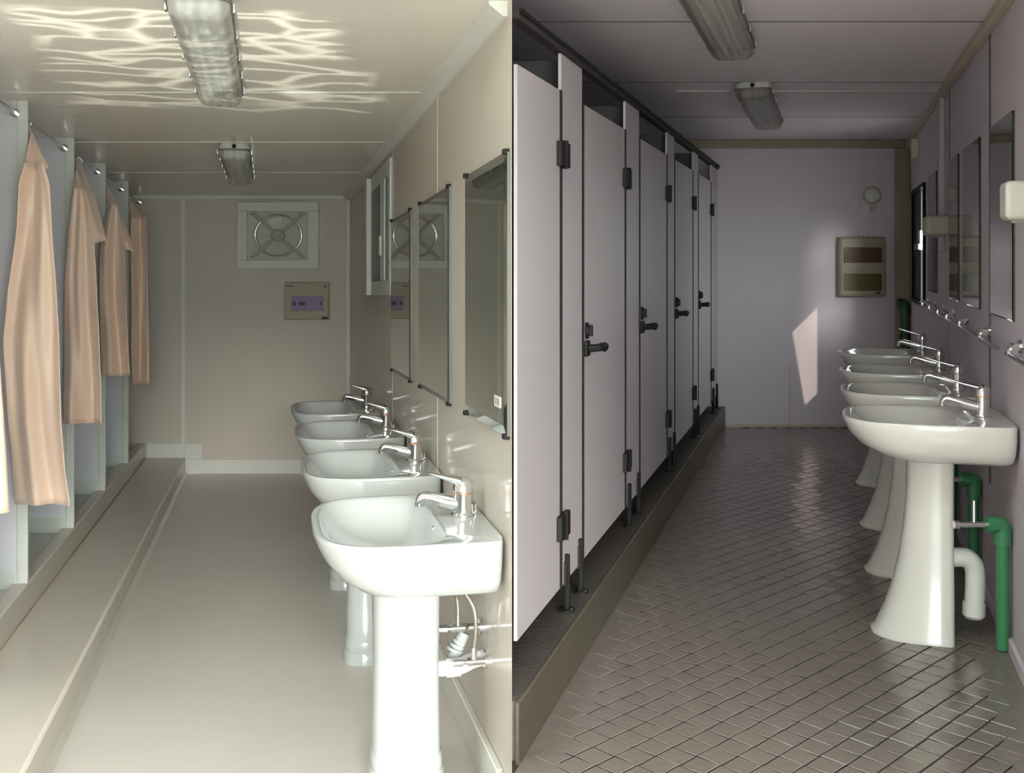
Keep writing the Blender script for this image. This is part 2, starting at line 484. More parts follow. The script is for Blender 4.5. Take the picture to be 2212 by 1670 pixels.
struct('baseboard_back', MB().rbox(R, UP + 0.02, UI - 0.13, RB - 0.014, RB, RC - 0.005, RC + 0.022), 'trim_straw',
       'narrow pale skirting on the end wall of the toilet room', 0.003)

# unseen lobby added to shape the daylight: flat roof, side walls, floor slab
LOB = -2.6
lob = MB()
zt = ZC + 0.985
sl0, sl1 = 2.28, 2.60         # roof slot added to let skylight onto the near floors
lx = lambda d: -0.8 + (L.P(-2.1, 3.05, 0).x + 0.8) * (d - LOB) / (3.05 - LOB)
rx = lambda d: 2.6 + (R.P(0.71, 1.9, 0).x - 2.6) * (d - LOB) / (1.9 - LOB) if d < 1.9 else R.P(0.71, d, 0).x
lob.prism([(lx(LOB), LOB), (rx(LOB), LOB), (rx(1.9), 1.9), (rx(sl0), sl0), (lx(sl0), sl0)], zt, zt + 0.08)
lob.prism([(lx(sl1), sl1), (rx(sl1), sl1), (rx(3.34), 3.34), (0, 3.34), (0, 3.05), (L.P(-2.1, 3.05, 0).x, 3.05)], zt, zt + 0.08)
struct('ceiling', lob, 'ceil_cream', 'unseen flat lobby ceiling added to shape the daylight in both wash rooms')
struct('wall_left', MB().prism([(-0.8, LOB), (-0.74, LOB), (L.P(-2.04, LF, 0).x, LF), (L.P(-2.10, LF, 0).x, LF)], -0.45, zt), 'wall_cream',
       'unseen cream lobby wall added to channel daylight, beside the shower room')
struct('wall_right', MB().prism([(2.54, LOB), (2.6, LOB), (R.P(0.735, 1.9, 0).x, 1.9), (R.P(0.675, 1.9, 0).x, 1.9)], -0.45, zt), 'wall_lilac',
       'unseen lilac lobby wall added to channel daylight, beside the toilet room')
struct('floor', MB().prism([(-0.74, LOB), (2.54, LOB), (R.P(0.675, 2.0, 0).x, 2.0), (R.P(0.675, RF, 0).x, RF), (0, RF), (0, LF), (L.P(-2.04, LF, 0).x, LF)], -0.40, -0.06), 'floor_vinyl',
       'beige vinyl floor of the added unseen lobby before the two wash rooms')
# ground in front of and around the building
g = MB().box(-60, 60, -90, 40, -0.46, -0.40)
struct('floor', g, 'ground_concrete', 'pale concrete yard in front of the wash rooms')

# diamond floor tiles: single pieces for the nearest 300, the rest as one part
def tile_rings(cx, cd, h):
    a = 0.0552
    out = []
    for s, z in ((1.0, -0.0022), (0.965, h)):
        out.append([(cx - a * s, cd, z), (cx, cd - a * s, z), (cx + a * s, cd, z), (cx, cd + a * s, z)])
    return out
tiles = []
pit = 0.118
for i in range(0, 90):
    for j in range(150):
        if (i + j) % 2: continue
        X = 0.06 + i * pit / 2; d = RF + 0.05 + j * pit / 2
        u = X - R.kx * d
        if u > UI - 0.074 or d > RB - 0.072: continue
        if d > 3.07 and u < UP + 0.069: continue
        vis_y = 549 + (-RC) * F / d
        tiles.append((d, u, vis_y < 1690, 0.022 if i % 2 else -0.022))
tiles.sort()
vis = [t for t in tiles if t[2] and 1100 < 1795 + t[1] * F / t[0] < 2220]
near = set(id(t) for t in vis[:300])
tm = MB().loft(tile_rings(0, 0, 0.0), False, True).mesh('floor_tile', None, 0)
tm.materials.append(MATS['tile_stone'])
rest = MB()
for t in tiles:
    d, u, _, lean = t
    rx, ry = random.gauss(0.3 * lean, 0.007), random.gauss(lean, 0.007)
    c = R.P(u, d, RC + random.uniform(0.0002, 0.0008))
    if id(t) in near:
        o = bpy.data.objects.new('floor_tile', tm); COL.objects.link(o)
        o.parent = fr
        o.location = c - fr.location
        o.rotation_euler = (rx + R.tilt, ry, 0)
    else:
        rr = [[(c.x + x, c.y + y, c.z + z + y * (R.kz + rx) - x * ry) for x, y, z in ring] for ring in tile_rings(0, 0, 0.0)]
        rest.loft(rr, False, True)
ro = obj('floor_tiles_far', rest, 'tile_stone', fr, True, smooth=0)
ro['kind'] = 'stuff'

# ------------------------------------------------------------------ shower cubicle dividers
bays = [3.76, 4.93, 6.10, 7.27, 8.45]
ordn = ['beside the open front', 'second from the open front', 'third from the open front', 'second from the end wall', 'nearest the end wall']
for d, o_ in zip(bays, ordn):
    t = thing('shower_divider', 'lavender shower cubicle divider with white front post, ' + o_, 'divider', L.P(UA - 0.02, d, WA), (0, 0, 0), 'shower dividers')
    obj('post', MB().rbox(L, UA - 0.048, UA, d - 0.016, d + 0.016, WA, CEIL_L), 'profile_white', t, True, 0.004)
    obj('panel', MB().rbox(L, -2.04, UA - 0.048, d - 0.008, d + 0.008, WA + 0.06, CEIL_L), 'panel_lavender', t, True)
    obj('bottom_rail', MB().rbox(L, -2.04, UA - 0.048, d - 0.013, d + 0.013, WA - 0.03, WA + 0.06), 'profile_white', t, True, 0.004)
    obj('edge_bead', MB().rbox(L, UA - 0.062, UA - 0.048, d - 0.012, d + 0.012, WA + 0.06, CEIL_L), 'trim_cream', t, True)
for k, (a, b) in enumerate(zip([3.05] + bays[:-1] + bays[-1:], bays + [LB])):
    a2 = a + (0.016 if k else 0); b2 = b - (0.016 if k < 5 else 0.0)
    if k == 0: a2 = 3.05
    p = [L.P(UA - 0.052, a2, 0.805), L.P(UA - 0.052, b2, 0.805)]
    names = ['in the cubicle by the open front', 'in the second cubicle from the open front', 'in the third cubicle from the open front',
             'in the third cubicle from the end wall', 'in the second cubicle from the end wall', 'in the cubicle by the end wall']
    t = thing('curtain_rod', 'thin chrome curtain rod ' + names[k], 'rod', p[0], (0, 0, 0), 'curtain rods')
    obj('rod', MB().tube(p, 0.0105, 10), 'chrome_dull', t, True)
    v = (p[1] - p[0]).normalized()
    for q, s in ((p[0], 1), (p[1], -1)):
        if k == 0 and s == 1: continue
        obj('socket', MB().tube([q, q + v * s * 0.022], 0.021, 14), 'chrome', t, True)

# ------------------------------------------------------------------ shower curtains
def curtain(label, d0, table, folds, amp, flap, seed):
    rnd = random.Random(seed)
    t = thing('shower_curtain', label, 'curtain', L.P((table[-1][1] + table[-1][2]) / 2, d0, table[-1][0]), (0, 0, 0), 'shower curtains')
    NT, NS = 44, 40
    ws = [r[0] for r in table]
    def ev(w):
        for a, b in zip(table[:-1], table[1:]):
            if a[0] >= w >= b[0]:
                k = (a[0] - w) / (a[0] - b[0]); k2 = k * k * (3 - 2 * k)
                k = 0.6 * k + 0.4 * k2
                return a[1] + (b[1] - a[1]) * k, a[2] + (b[2] - a[2]) * k
        return table[-1][1], table[-1][2]
    ph = rnd.uniform(0, 6); ph2 = rnd.uniform(0, 6)
    m = MB(); vs = []
    for i in range(NT + 1):
        w = ws[0] + (ws[-1] - ws[0]) * i / NT
        l, r = ev(w)
        q = i / NT
        for j in range(NS + 1):
            s = j / NS
            a = amp * (0.35 + 0.75 * q)
            z = a * math.sin(2 * PI * folds * s + ph + 1.5 * q + 0.8 * math.sin(3 * q + ph2)) \
                + 0.22 * a * math.sin(2 * PI * folds * 2.3 * s + ph2 - 2.6 * q) + 0.25 * a * math.sin(9 * q + 4 * s + ph)
            edge = -0.5 * amp * math.cos(2 * PI * s)
            u = l + (r - l) * s + 0.006 * math.sin(7 * q + ph) * math.sin(PI * s)
            vs.append(L.P(u, d0 + z + edge, w + 0.006 * math.sin(5 * s + ph) * q))
    fs = [(i * (NS + 1) + j, i * (NS + 1) + j + 1, (i + 1) * (NS + 1) + j + 1, (i + 1) * (NS + 1) + j) for i in range(NT) for j in range(NS)]
    m.add(vs, fs)
    c = obj('cloth', m, 'satin_peach', t, True, smooth=80)
    so = c.modifiers.new('solid', 'SOLIDIFY'); so.thickness = 0.004
    # stitched hem along the bottom
    h = MB()
    base = NT * (NS + 1); up = (NT - 1) * (NS + 1)
    hv = []
    for j in range(NS + 1):
        b = vs[base + j]; u_ = vs[up + j]
        e = b + (u_ - b).normalized() * 0.022
        n = Vector((0, -0.0035, 0))
        hv += [b + n, e + n, b - n * 1.2, e - n * 1.2]
    fs = []
    for j in range(NS):
        a, b = 4 * j, 4 * j + 4
        fs += [(a, b, b + 1, a + 1), (a + 2, a + 3, b + 3, b + 2), (a + 1, b + 1, b + 3, a + 3), (a, a + 2, b + 2, b)]
    h.add(hv, fs)
    obj('hem', h, 'satin_hem', t, True, smooth=60)
    # heading that runs from the rod round the post to the gathered cloth
    for fl_ in flap:
        g = MB(); gv = []; NU, NV = 10, 10
        A, B, C, D = [Vector(p) for p in fl_]       # top-left, top-right, bottom-right, bottom-left
        bay = min(bays, key=lambda x: abs(x - d0 - 0.15))
        for i in range(NV + 1):
            for j in range(NU + 1):
                s, q = j / NU, i / NV
                p = (A * (1 - s) + B * s) * (1 - q) + (D * (1 - s) + C * s) * q
                p.y += 0.018 * math.sin(PI * q) * math.sin(2.2 * PI * s + ph)
                lim = -1.055 - 0.065 * min(1, max(0, (p.y - bay - 0.03) / 0.06))
                p.x = max(p.x, lim + 0.004 * s)
                gv.append(L.P(*p))
        gf = [(i * (NU + 1) + j, i * (NU + 1) + j + 1, (i + 1) * (NU + 1) + j + 1, (i + 1) * (NU + 1) + j) for i in range(NV) for j in range(NU)]
        g.add(gv, gf)
        ho = obj('heading', g, 'satin_peach', t, True, smooth=70)
        so = ho.modifiers.new('solid', 'SOLIDIFY'); so.thickness = 0.004
        if fl_[0][2] > 0.75:                        # rings that carry the heading on its rod
            for q in (0.12, 0.5, 0.88):
                dr = fl_[0][1] + (fl_[1][1] - fl_[0][1]) * q
                ring = [L.P(UA - 0.052 + 0.0165 * math.cos(2 * PI * k / 16), dr, 0.7995 + 0.0165 * math.sin(2 * PI * k / 16)) for k in range(17)]
                obj('ring', MB().tube(ring, 0.0022, 6), 'chrome_dull', ho, True)
    return t

curtain('peach satin curtain pulled out by the open front, partly cut off', 3.60,
        [(0.55, -1.03, -0.95), (0.10, -1.09, -0.90), (-0.063, -1.10, -0.877), (-0.243, -1.10, -0.862), (-0.39, -1.10, -0.853), (-0.543, -1.10, -0.846), (-0.696, -1.09, -0.841)],
        1.5, 0.03, [[(-1.12, 3.86, 0.80), (-1.12, 4.00, 0.80), (-0.95, 3.63, 0.535), (-1.03, 3.61, 0.53)]], 1)
curtain('long peach satin curtain with a wide flared hem, the longest one', 4.76,
        [(0.565, -1.04, -0.965), (0.471, -1.067, -0.936), (0.313, -1.075, -0.928), (-0.024, -1.122, -0.908), (-0.192, -1.138, -0.899), (-0.519, -1.122, -0.887), (-0.716, -1.106, -0.871), (-0.899, -1.094, -0.849)],
        1.25, 0.042, [[(-1.12, 5.03, 0.80), (-1.12, 5.17, 0.80), (-0.950, 4.80, 0.55), (-1.04, 4.775, 0.54)]], 2)
curtain('peach satin curtain of medium length between two dividers, no flare', 5.95,
        [(0.575, -1.045, -0.99), (0.466, -1.061, -0.959), (0.293, -1.078, -0.94), (0.094, -1.093, -0.927), (-0.278, -1.103, -0.905), (-0.526, -1.106, -0.895), (-0.684, -1.101, -0.89)],
        1.2, 0.042, [[(-1.12, 6.20, 0.80), (-1.12, 6.29, 0.80), (-0.985, 5.985, 0.555), (-1.045, 5.965, 0.555)],
                     [(-1.12, 6.42, 0.80), (-1.12, 6.60, 0.80), (-0.965, 6.13, 0.55), (-1.00, 6.05, 0.55)],
                     [(-1.01, 5.99, 0.57), (-0.965, 6.13, 0.57), (-0.89, 6.10, 0.30), (-0.945, 6.00, 0.28)]], 3)
curtain('peach satin curtain with a hem higher than its neighbours', 7.10,
        [(0.585, -1.01, -0.965), (0.467, -1.044, -0.944), (0.29, -1.077, -0.917), (-0.035, -1.08, -0.905), (-0.331, -1.074, -0.893), (-0.512, -1.071, -0.885)],
        1.2, 0.04, [[(-1.12, 7.37, 0.80), (-1.12, 7.49, 0.80), (-0.96, 7.14, 0.565), (-1.015, 7.115, 0.56)],
                     [(-0.985, 7.12, 0.50), (-0.945, 7.17, 0.50), (-0.87, 7.20, 0.28), (-0.925, 7.14, 0.30)]], 4)
curtain('narrow peach satin curtain hanging next to the end wall', 8.30,
        [(0.588, -1.031, -0.916), (0.408, -1.034, -0.91), (0.062, -1.027, -0.899), (-0.387, -1.02, -0.889), (-0.661, -1.01, -0.885)],
        1.1, 0.045, [[(-1.12, 8.55, 0.80), (-1.12, 8.67, 0.80), (-0.93, 8.34, 0.57), (-1.025, 8.315, 0.57)]], 5)

# ------------------------------------------------------------------ ceiling lamps
def rrect(hx, hy, r, z, n=5, cx=0, cy=0):
    pts = []
    for sx, sy, a0 in ((1, 1, 0), (-1, 1, PI / 2), (-1, -1, PI), (1, -1, 1.5 * PI)):
        for k in range(n + 1):
            a = a0 + PI / 2 * k / n
            pts.append((cx + sx * (hx - r) + r * math.cos(a), cy + sy * (hy - r) + r * math.sin(a), z))
    return pts
def ceiling_lamp(room, u, d0, d1, ceil, hw, label, glow_end):
    ln = (d1 - d0) / math.cos(room.yaw)
    dm = (d0 + d1) / 2
    t = thing('ceiling_lamp', label, 'lamp', room.P(u, dm, ceil), (room.tilt, 0, room.yaw), 'weatherproof ceiling lamps')
    hy = ln / 2
    obj('housing', MB().loft([rrect(hw * 0.93, hy - 0.012, 0.05, -0.001), rrect(hw, hy, 0.055, -0.02), rrect(hw, hy, 0.055, -0.034)]), 'lamp_tray', t)
    obj('gasket', MB().loft([rrect(hw + 0.004, hy + 0.004, 0.057, -0.034), rrect(hw + 0.004, hy + 0.004, 0.057, -0.046)]), 'lens_edge', t)
    obj('reflector', MB().loft([rrect(hw * 0.72, hy - 0.05, 0.02, -0.0465), rrect(hw * 0.66, hy - 0.06, 0.02, -0.054)]), 'lamp_tube', t)
    for s in (-1, 1):
        obj('tube', MB().tube([(s * hw * 0.36, -hy + 0.06, -0.066), (s * hw * 0.36, hy - 0.06, -0.066)], 0.0125, 12), 'lamp_tube', t)
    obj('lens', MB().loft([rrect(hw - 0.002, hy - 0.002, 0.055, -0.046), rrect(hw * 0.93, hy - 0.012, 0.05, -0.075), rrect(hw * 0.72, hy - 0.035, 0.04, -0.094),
                           rrect(hw * 0.55, hy - 0.05, 0.03, -0.097)], False, True), 'lamp_lens' if room is L else 'lamp_lens_dark', t, smooth=50)
    for s in (-1, 1):
        for k in range(5):
            y = -hy + 0.12 + k * (ln - 0.24) / 4
            x = s * (hw + 0.006)
            obj('clip', MB().box(min(x - 0.004, x + 0.004), max(x - 0.004, x + 0.004), y - 0.014, y + 0.014, -0.056, -0.026), 'chrome_dull', t, bevel=0.002)
    obj('end_plug', MB().tube([(0, -hy - 0.014, -0.022), (0, -hy + 0.002, -0.022)], 0.012, 12), 'black_plastic', t)
    return t
ceiling_lamp(L, -0.197, 3.06, 4.58, CEIL_L, 0.088, 'long ceiling lamp by the open front of the shower room, caught in rippling light', 0)
ceiling_lamp(L, -0.197, 6.28, 7.80, CEIL_L, 0.088, 'ceiling lamp near the end wall of the shower room', 1)
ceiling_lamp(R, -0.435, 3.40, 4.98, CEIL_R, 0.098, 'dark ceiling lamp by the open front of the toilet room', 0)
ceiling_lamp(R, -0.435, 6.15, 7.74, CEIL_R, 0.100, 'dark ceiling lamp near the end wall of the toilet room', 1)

# ------------------------------------------------------------------ washbasins
def dring(cx, a_f, a_b, b, z, nf=2.5, nb=12.0, n=72, zf=0.0):
    """D-shaped ring: front (-x) round, back (+x) nearly square"""
    pts = []
    for i in range(n):
        th = 2 * PI * i / n
        c, s = math.cos(th), math.sin(th)
        e = nb if c > 0 else nf
        a = a_b if c > 0 else a_f
        x = math.copysign(abs(c) ** (2 / e), c) * a
        y = math.copysign(abs(s) ** (2 / e), s) * b
        pts.append((cx + x, y, z + zf * max(0, -c)))
    return pts

def faucet(parent, x0, z0, lever, style):
    """single-hole mixer, spout towards -x"""
    k = 1.0 if style == 'L' else 0.82
    f = obj('faucet', MB().lathe([(0.039 * k, 0.0), (0.039 * k, 0.005), (0.033 * k, 0.012), (0.031 * k, 0.05), (0.0325 * k, 0.070), (0.0325 * k, 0.073)], (x0, 0, z0), 22), 'chrome', parent)
    obj('collar', MB().lathe([(0.0335 * k, 0.0725), (0.0335 * k, 0.0765)], (x0, 0, z0), 22), 'copper_ring', f)
    obj('cap', MB().lathe([(0.0330 * k, 0.0765), (0.0335 * k, 0.094), (0.029 * k, 0.108), (0.018 * k, 0.117), (0.005, 0.120)], (x0, 0, z0), 22), 'chrome', f, smooth=60)
    sp = MB()
    path = spline([(x0 + 0.005, 0, z0 + 0.034), (x0 - 0.04, 0, z0 + 0.042), (x0 - 0.10, 0, z0 + 0.058), (x0 - 0.130, 0, z0 + 0.062), (x0 - 0.142, 0, z0 + 0.046)], 5)
    n = len(path)
    sp.tube(path, [(0.026 - 0.012 * i / (n - 1)) * k for i in range(n)], 16)
    obj('spout', sp, 'chrome', f, smooth=60)
    obj('aerator', MB().lathe([(0.0145 * k, 0.0), (0.0145 * k, -0.010), (0.011 * k, -0.011)], (x0 - 0.142, 0, z0 + 0.046), 16), 'chrome_dull', f)
    lv = MB(); rings = []
    prof = lever
    for x, z, hw, hh in prof:
        rings.append([(x0 + x + 0.35 * hh * math.sin(2 * PI * k / 14), hw * math.cos(2 * PI * k / 14), z0 + z + hh * math.sin(2 * PI * k / 14)) for k in range(14)])
    lv.loft(rings)
    obj('lever', lv, 'chrome', f, smooth=60)
    if style == 'L':
        obj('pull_rod', MB().tube([(x0 + 0.042, 0, z0), (x0 + 0.042, 0, z0 + 0.035)], 0.003, 8), 'chrome', f)
    return f
LEVER_L = [(0.026, 0.090, 0.024, 0.018), (0.014, 0.100, 0.030, 0.020), (-0.015, 0.110, 0.028, 0.016), (-0.05, 0.122, 0.022, 0.0095), (-0.09, 0.134, 0.015, 0.0045), (-0.112, 0.140, 0.010, 0.002)]
LEVER_R = [(0.018, 0.090, 0.016, 0.013), (0.008, 0.102, 0.018, 0.010), (-0.02, 0.110, 0.014, 0.007), (-0.07, 0.122, 0.010, 0.005), (-0.12, 0.137, 0.008, 0.004), (-0.14, 0.143, 0.006, 0.003)]

def sink_left(label, d):
    """big D-shaped basin on a straight column pedestal; origin at the wall on the floor"""
    t = thing('pedestal_sink', label, 'sink', L.P(UW - 0.004, d, LC), (0, 0, L.yaw), 'washbasins of the shower room')
    rz = 0.83; a = 0.275; b = 0.365; cx = -0.275
    R_ = []
    # underside from the pedestal outwards, then rim, then bowl
    for (fx, bx, hb, z, nf) in ((0.37, 0.010, 0.20, 0.664, 3), (0.40, 0.006, 0.30, 0.660, 3), (0.44, 0.003, 0.338, 0.672, 3), (0.485, 0.001, 0.356, 0.704, 3.1),
                                (0.522, 0.0, 0.368, 0.750, 3.2), (0.543, 0.0, 0.374, 0.795, 3.3), (0.549, 0.0, 0.376, rz - 0.016, 3.3), (0.550, 0.0, 0.376, rz - 0.008, 3.3),
                                (0.546, 0.002, 0.373, rz - 0.001, 3.3), (0.538, 0.004, 0.366, rz, 3.3)):
        R_.append(dring(-0.24, fx - 0.24, 0.24 - bx, hb, z, nf))
    for (fx, bx, hb, z, nf, nb) in ((0.526, 0.150, 0.350, rz - 0.002, 3.3, 4.5), (0.520, 0.156, 0.342, rz - 0.010, 3.3, 4.5), (0.508, 0.164, 0.328, rz - 0.032, 3.2, 4.2),
                                    (0.48, 0.176, 0.298, rz - 0.078, 3.0, 3.8), (0.43, 0.20, 0.23, rz - 0.115, 2.6, 3.0), (0.36, 0.24, 0.11, rz - 0.130, 2.2, 2.2), (0.325, 0.285, 0.024, rz - 0.134, 2, 2)):
        m_ = 0.30
        R_.append(dring(-m_, fx - m_, m_ - bx, hb, z, nf, nb))
    bs = obj('basin', MB().loft(R_, True, True), 'ceramic', t, smooth=50)
    obj('drain', MB().lathe([(0.024, 0.0), (0.024, 0.004), (0.016, 0.005), (0.014, 0.002)], (-0.305, 0, rz - 0.133), 18), 'chrome', bs)
    obj('overflow', MB().lathe([(0.011, 0.0), (0.011, -0.005), (0.006, -0.006)], (-0.163, 0, rz - 0.042), 14, 'x'), 'chrome_dull', bs)
    ped = []
    for z, s, sh in ((0.0, 1.12, 0), (0.05, 1.12, 0), (0.056, 1.06, 0), (0.066, 1.08, 0), (0.10, 1.05, 0), (0.106, 1.0, 0), (0.40, 0.97, 0), (0.60, 1.0, 0), (0.672, 1.10, 0)):
        ped.append(dring(-0.255, 0.105 * s, 0.105 * s, 0.10 * s, z, 3.0, 5.0, 40))
    obj('pedestal', MB().loft(ped), 'ceramic', t, smooth=45)
    faucet(t, -0.068, rz, LEVER_L, 'L')
    return t
sl = ['white pedestal washbasin closest to the open front of the shower room', 'second pedestal washbasin from the open front of the shower room',
      'second pedestal washbasin from the end wall of the shower room', 'pedestal washbasin closest to the end wall of the shower room']
for lab, d in zip(sl, (3.605, 4.785, 5.965, 7.14)):
    sink_left(lab, d)

def sink_right(label, d):
    """shallow wide basin on a bell-shaped pedestal"""
    t = thing('pedestal_sink', label, 'sink', R.P(UI - 0.004, d, RC), (0, 0, R.yaw), 'washbasins of the toilet room')
    rz = 0.836
    R_ = []
    for (fx, bx, hb, z, nf) in ((0.34, 0.02, 0.17, 0.694, 3), (0.40, 0.012, 0.25, 0.690, 2.9), (0.475, 0.006, 0.288, 0.706, 2.9), (0.535, 0.002, 0.308, 0.738, 2.8),
                                (0.572, 0.0, 0.319, 0.778, 2.8), (0.588, 0.0, 0.323, 0.812, 2.8), (0.592, 0.0, 0.325, rz - 0.008, 2.8), (0.588, 0.003, 0.322, rz - 0.001, 2.8), (0.580, 0.006, 0.315, rz, 2.8)):
        R_.append(dring(-0.27, fx - 0.27, 0.27 - bx, hb, z, nf))
    for (fx, bx, hb, z, nf, nb) in ((0.562, 0.165, 0.298, rz - 0.003, 2.8, 2.9), (0.552, 0.175, 0.288, rz - 0.012, 2.8, 2.8), (0.525, 0.19, 0.26, rz - 0.045, 2.3, 2.5),
                                    (0.47, 0.22, 0.20, rz - 0.09, 2.2, 2.3), (0.40, 0.27, 0.10, rz - 0.112, 2.1, 2.2), (0.355, 0.315, 0.022, rz - 0.116, 2, 2)):
        R_.append(dring(-0.335, fx - 0.335, 0.335 - bx, hb, z, nf, nb))
    bs = obj('basin', MB().loft(R_, True, True), 'ceramic_warm', t, smooth=50)
    obj('drain', MB().lathe([(0.022, 0.0), (0.022, 0.004), (0.014, 0.005), (0.012, 0.002)], (-0.335, 0, rz - 0.117), 18), 'chrome', bs)
    ped = []
    for z, fx, hb in ((0.0, 0.485, 0.150), (0.012, 0.487, 0.150), (0.022, 0.474, 0.146), (0.05, 0.462, 0.140), (0.11, 0.436, 0.128), (0.19, 0.410, 0.114),
                      (0.30, 0.385, 0.102), (0.42, 0.368, 0.094), (0.55, 0.358, 0.090), (0.64, 0.356, 0.092), (0.704, 0.362, 0.10)):
        ped.append(dring(-0.25, fx - 0.25, 0.06, hb, z, 2.4, 6.0, 40))
    obj('pedestal', MB().loft(ped), 'ceramic_warm', t, smooth=45)
    faucet(t, -0.085, rz, LEVER_R, 'R')
    return t
sr = ['white washbasin on a bell shaped pedestal closest to the open front of the toilet room', 'second bell pedestal washbasin from the open front of the toilet room',
      'second bell pedestal washbasin from the end wall of the toilet room', 'bell pedestal washbasin closest to the end wall of the toilet room']
for lab, d in zip(sr, (4.16, 4.97, 5.82, 6.90)):
    sink_right(lab, d)

# ------------------------------------------------------------------ plumbing under the front basin, shower room
def on_left_wall(x, y, z, d=3.62):     # local frame of the front basin -> world
    M = Matrix.Translation(L.P(UW - 0.004, d, LC)) @ Matrix.Rotation(L.yaw, 4, 'Z')
    return M @ Vector((x, y, z))
def lp(pts): return [on_left_wall(*p) for p in pts]
def angle_valve(label, y, z, x, hose):
    t = thing('angle_valve', label, 'valve', on_left_wall(0, y, z))
    obj('rosette', MB().tube(lp([(0.005, y, z), (-0.008, y, z)]), 0.026, 16), 'chrome', t, True)
    obj('body', MB().tube(lp([(-0.004, y, z), (-0.05, y, z), (x, y, z)]), [0.011, 0.013, 0.013], 14), 'chrome', t, True)
    obj('knob', MB().tube(lp([(x, y, z), (x - 0.012, y, z), (x - 0.014, y, z), (x - 0.045, y, z)]), [0.008, 0.008, 0.014, 0.011], 12), 'chrome', t, True)
    obj('outlet', MB().tube(lp([(x + 0.022, y, z + 0.008), (x + 0.022, y, z + 0.045)]), 0.010, 12), 'chrome', t, True)
    obj('hose', MB().tube(spline(lp([(x + 0.022, y, z + 0.04)] + hose), 8), 0.0065, 10), 'hose_steel', t, True)
    return t
angle_valve('upper chrome angle valve with a looped braided hose under the front basin', 0.02, 0.455, -0.10,
            [(-0.082, 0.035, 0.555), (-0.105, 0.085, 0.598), (-0.145, 0.130, 0.590), (-0.150, 0.132, 0.622), (-0.115, 0.085, 0.645), (-0.09, 0.03, 0.668)])
angle_valve('lower chrome angle valve with a braided hose, under the front basin', -0.06, 0.37, -0.062,
            [(-0.034, -0.06, 0.47), (-0.04, -0.05, 0.54), (-0.08, -0.02, 0.61), (-0.10, 0.0, 0.668)])
t = thing('drain_pipe', 'white plastic drain elbow with grey trap leaving the front basin wall', 'pipe', on_left_wall(-0.1, 0.0, 0.30))
obj('elbow', MB().tube(spline(lp([(-0.16, 0.0, 0.335), (-0.10, 0.0, 0.335), (-0.07, 0.0, 0.338), (-0.035, 0.0, 0.352), (0.006, 0.0, 0.36)]), 6), 0.026, 18), 'pvc_white', t, True)
obj('coupling', MB().tube(lp([(-0.122, 0.0, 0.335), (-0.075, 0.0, 0.336)]), 0.031, 18), 'pvc_white', t, True)
for k in range(4):
    obj('trap_ring', MB().tube(lp([(-0.085 + 0.008 * k, 0.045, 0.375 + 0.012 * k), (-0.082 + 0.008 * k, 0.045, 0.383 + 0.012 * k)]), 0.030 - 0.003 * k, 16), 'trap_grey', t, True)
obj('trap_body', MB().tube(lp([(-0.09, 0.045, 0.35), (-0.05, 0.045, 0.43)]), 0.02, 14), 'trap_grey', t, True)

# ------------------------------------------------------------------ mirrors, shower room
def wall_mirror(room, uf, d0, d1, w0, w1, label, group, face, bev, t_=0.014, edge=0.016):
    t = thing('wall_mirror', label, 'mirror', room.P(uf, (d0 + d1) / 2, w0), (0, 0, 0), group)
    obj('backing', MB().rbox(room, uf - t_ * 0.7, uf, d0 + 0.002, d1 - 0.002, w0 + 0.002, w1 - 0.002), 'mirror_edge', t, True)
    m = MB(); P = room.P
    a = [P(uf - t_ * 0.7, d0, w0), P(uf - t_ * 0.7, d1, w0), P(uf - t_ * 0.7, d1, w1), P(uf - t_ * 0.7, d0, w1)]
    e = edge
    b = [P(uf - t_, d0 + e, w0 + e), P(uf - t_, d1 - e, w0 + e), P(uf - t_, d1 - e, w1 - e), P(uf - t_, d0 + e, w1 - e)]
    m.add(a + b, [(0, 1, 5, 4), (1, 2, 6, 5), (2, 3, 7, 6), (3, 0, 4, 7), (3, 2, 1, 0)])
    obj('bevel', m, bev, t, True, smooth=0)
    obj('glass', MB().add(b, [(0, 1, 2, 3)]), face, t, True, smooth=0)
    for d in (d0 + 0.02, d1 - 0.02) if edge > 0.01 else ():
        for w in (w0, w1):
            obj('clip', MB().rbox(room, uf - t_ - 0.005, uf, d - 0.011, d + 0.011, w - 0.008, w + 0.008), 'dark_metal', t, True, 0.002)
    return t
gm = 'mirrors of the shower room'
m1 = wall_mirror(L, UW, 3.22, 3.915, -0.412, 0.419, 'mirror with slanted edge and small white sticker above the front basin', gm, 'mirror', 'mirror_bevel', edge=0.03)
wall_mirror(L, UW, 4.255, 5.10, -0.417, 0.42, 'middle one of three greenish mirrors in the shower room', gm, 'mirror', 'mirror_edge', edge=0.018)  # dark bevel paints in the mirror's shadow side
wall_mirror(L, UW, 5.42, 6.27, -0.42, 0.42, 'greenish mirror beside the window of the shower room', gm, 'mirror', 'mirror_edge', edge=0.018)  # shadow side painted into this bevel as well
sd = 3.30
st = obj('sticker', MB().rbox(L, UW - 0.0158, UW - 0.0142, sd - 0.012, sd + 0.075, -0.335, -0.302), 'sticker', m1, True)
st.location = (0, 0, 0)
for k in range(2):
    obj('print', MB().rbox(L, UW - 0.0162, UW - 0.0158, sd + 0.006 + 0.032 * k, sd + 0.026 + 0.032 * k, -0.329, -0.308), 'sticker_ink', st, True)

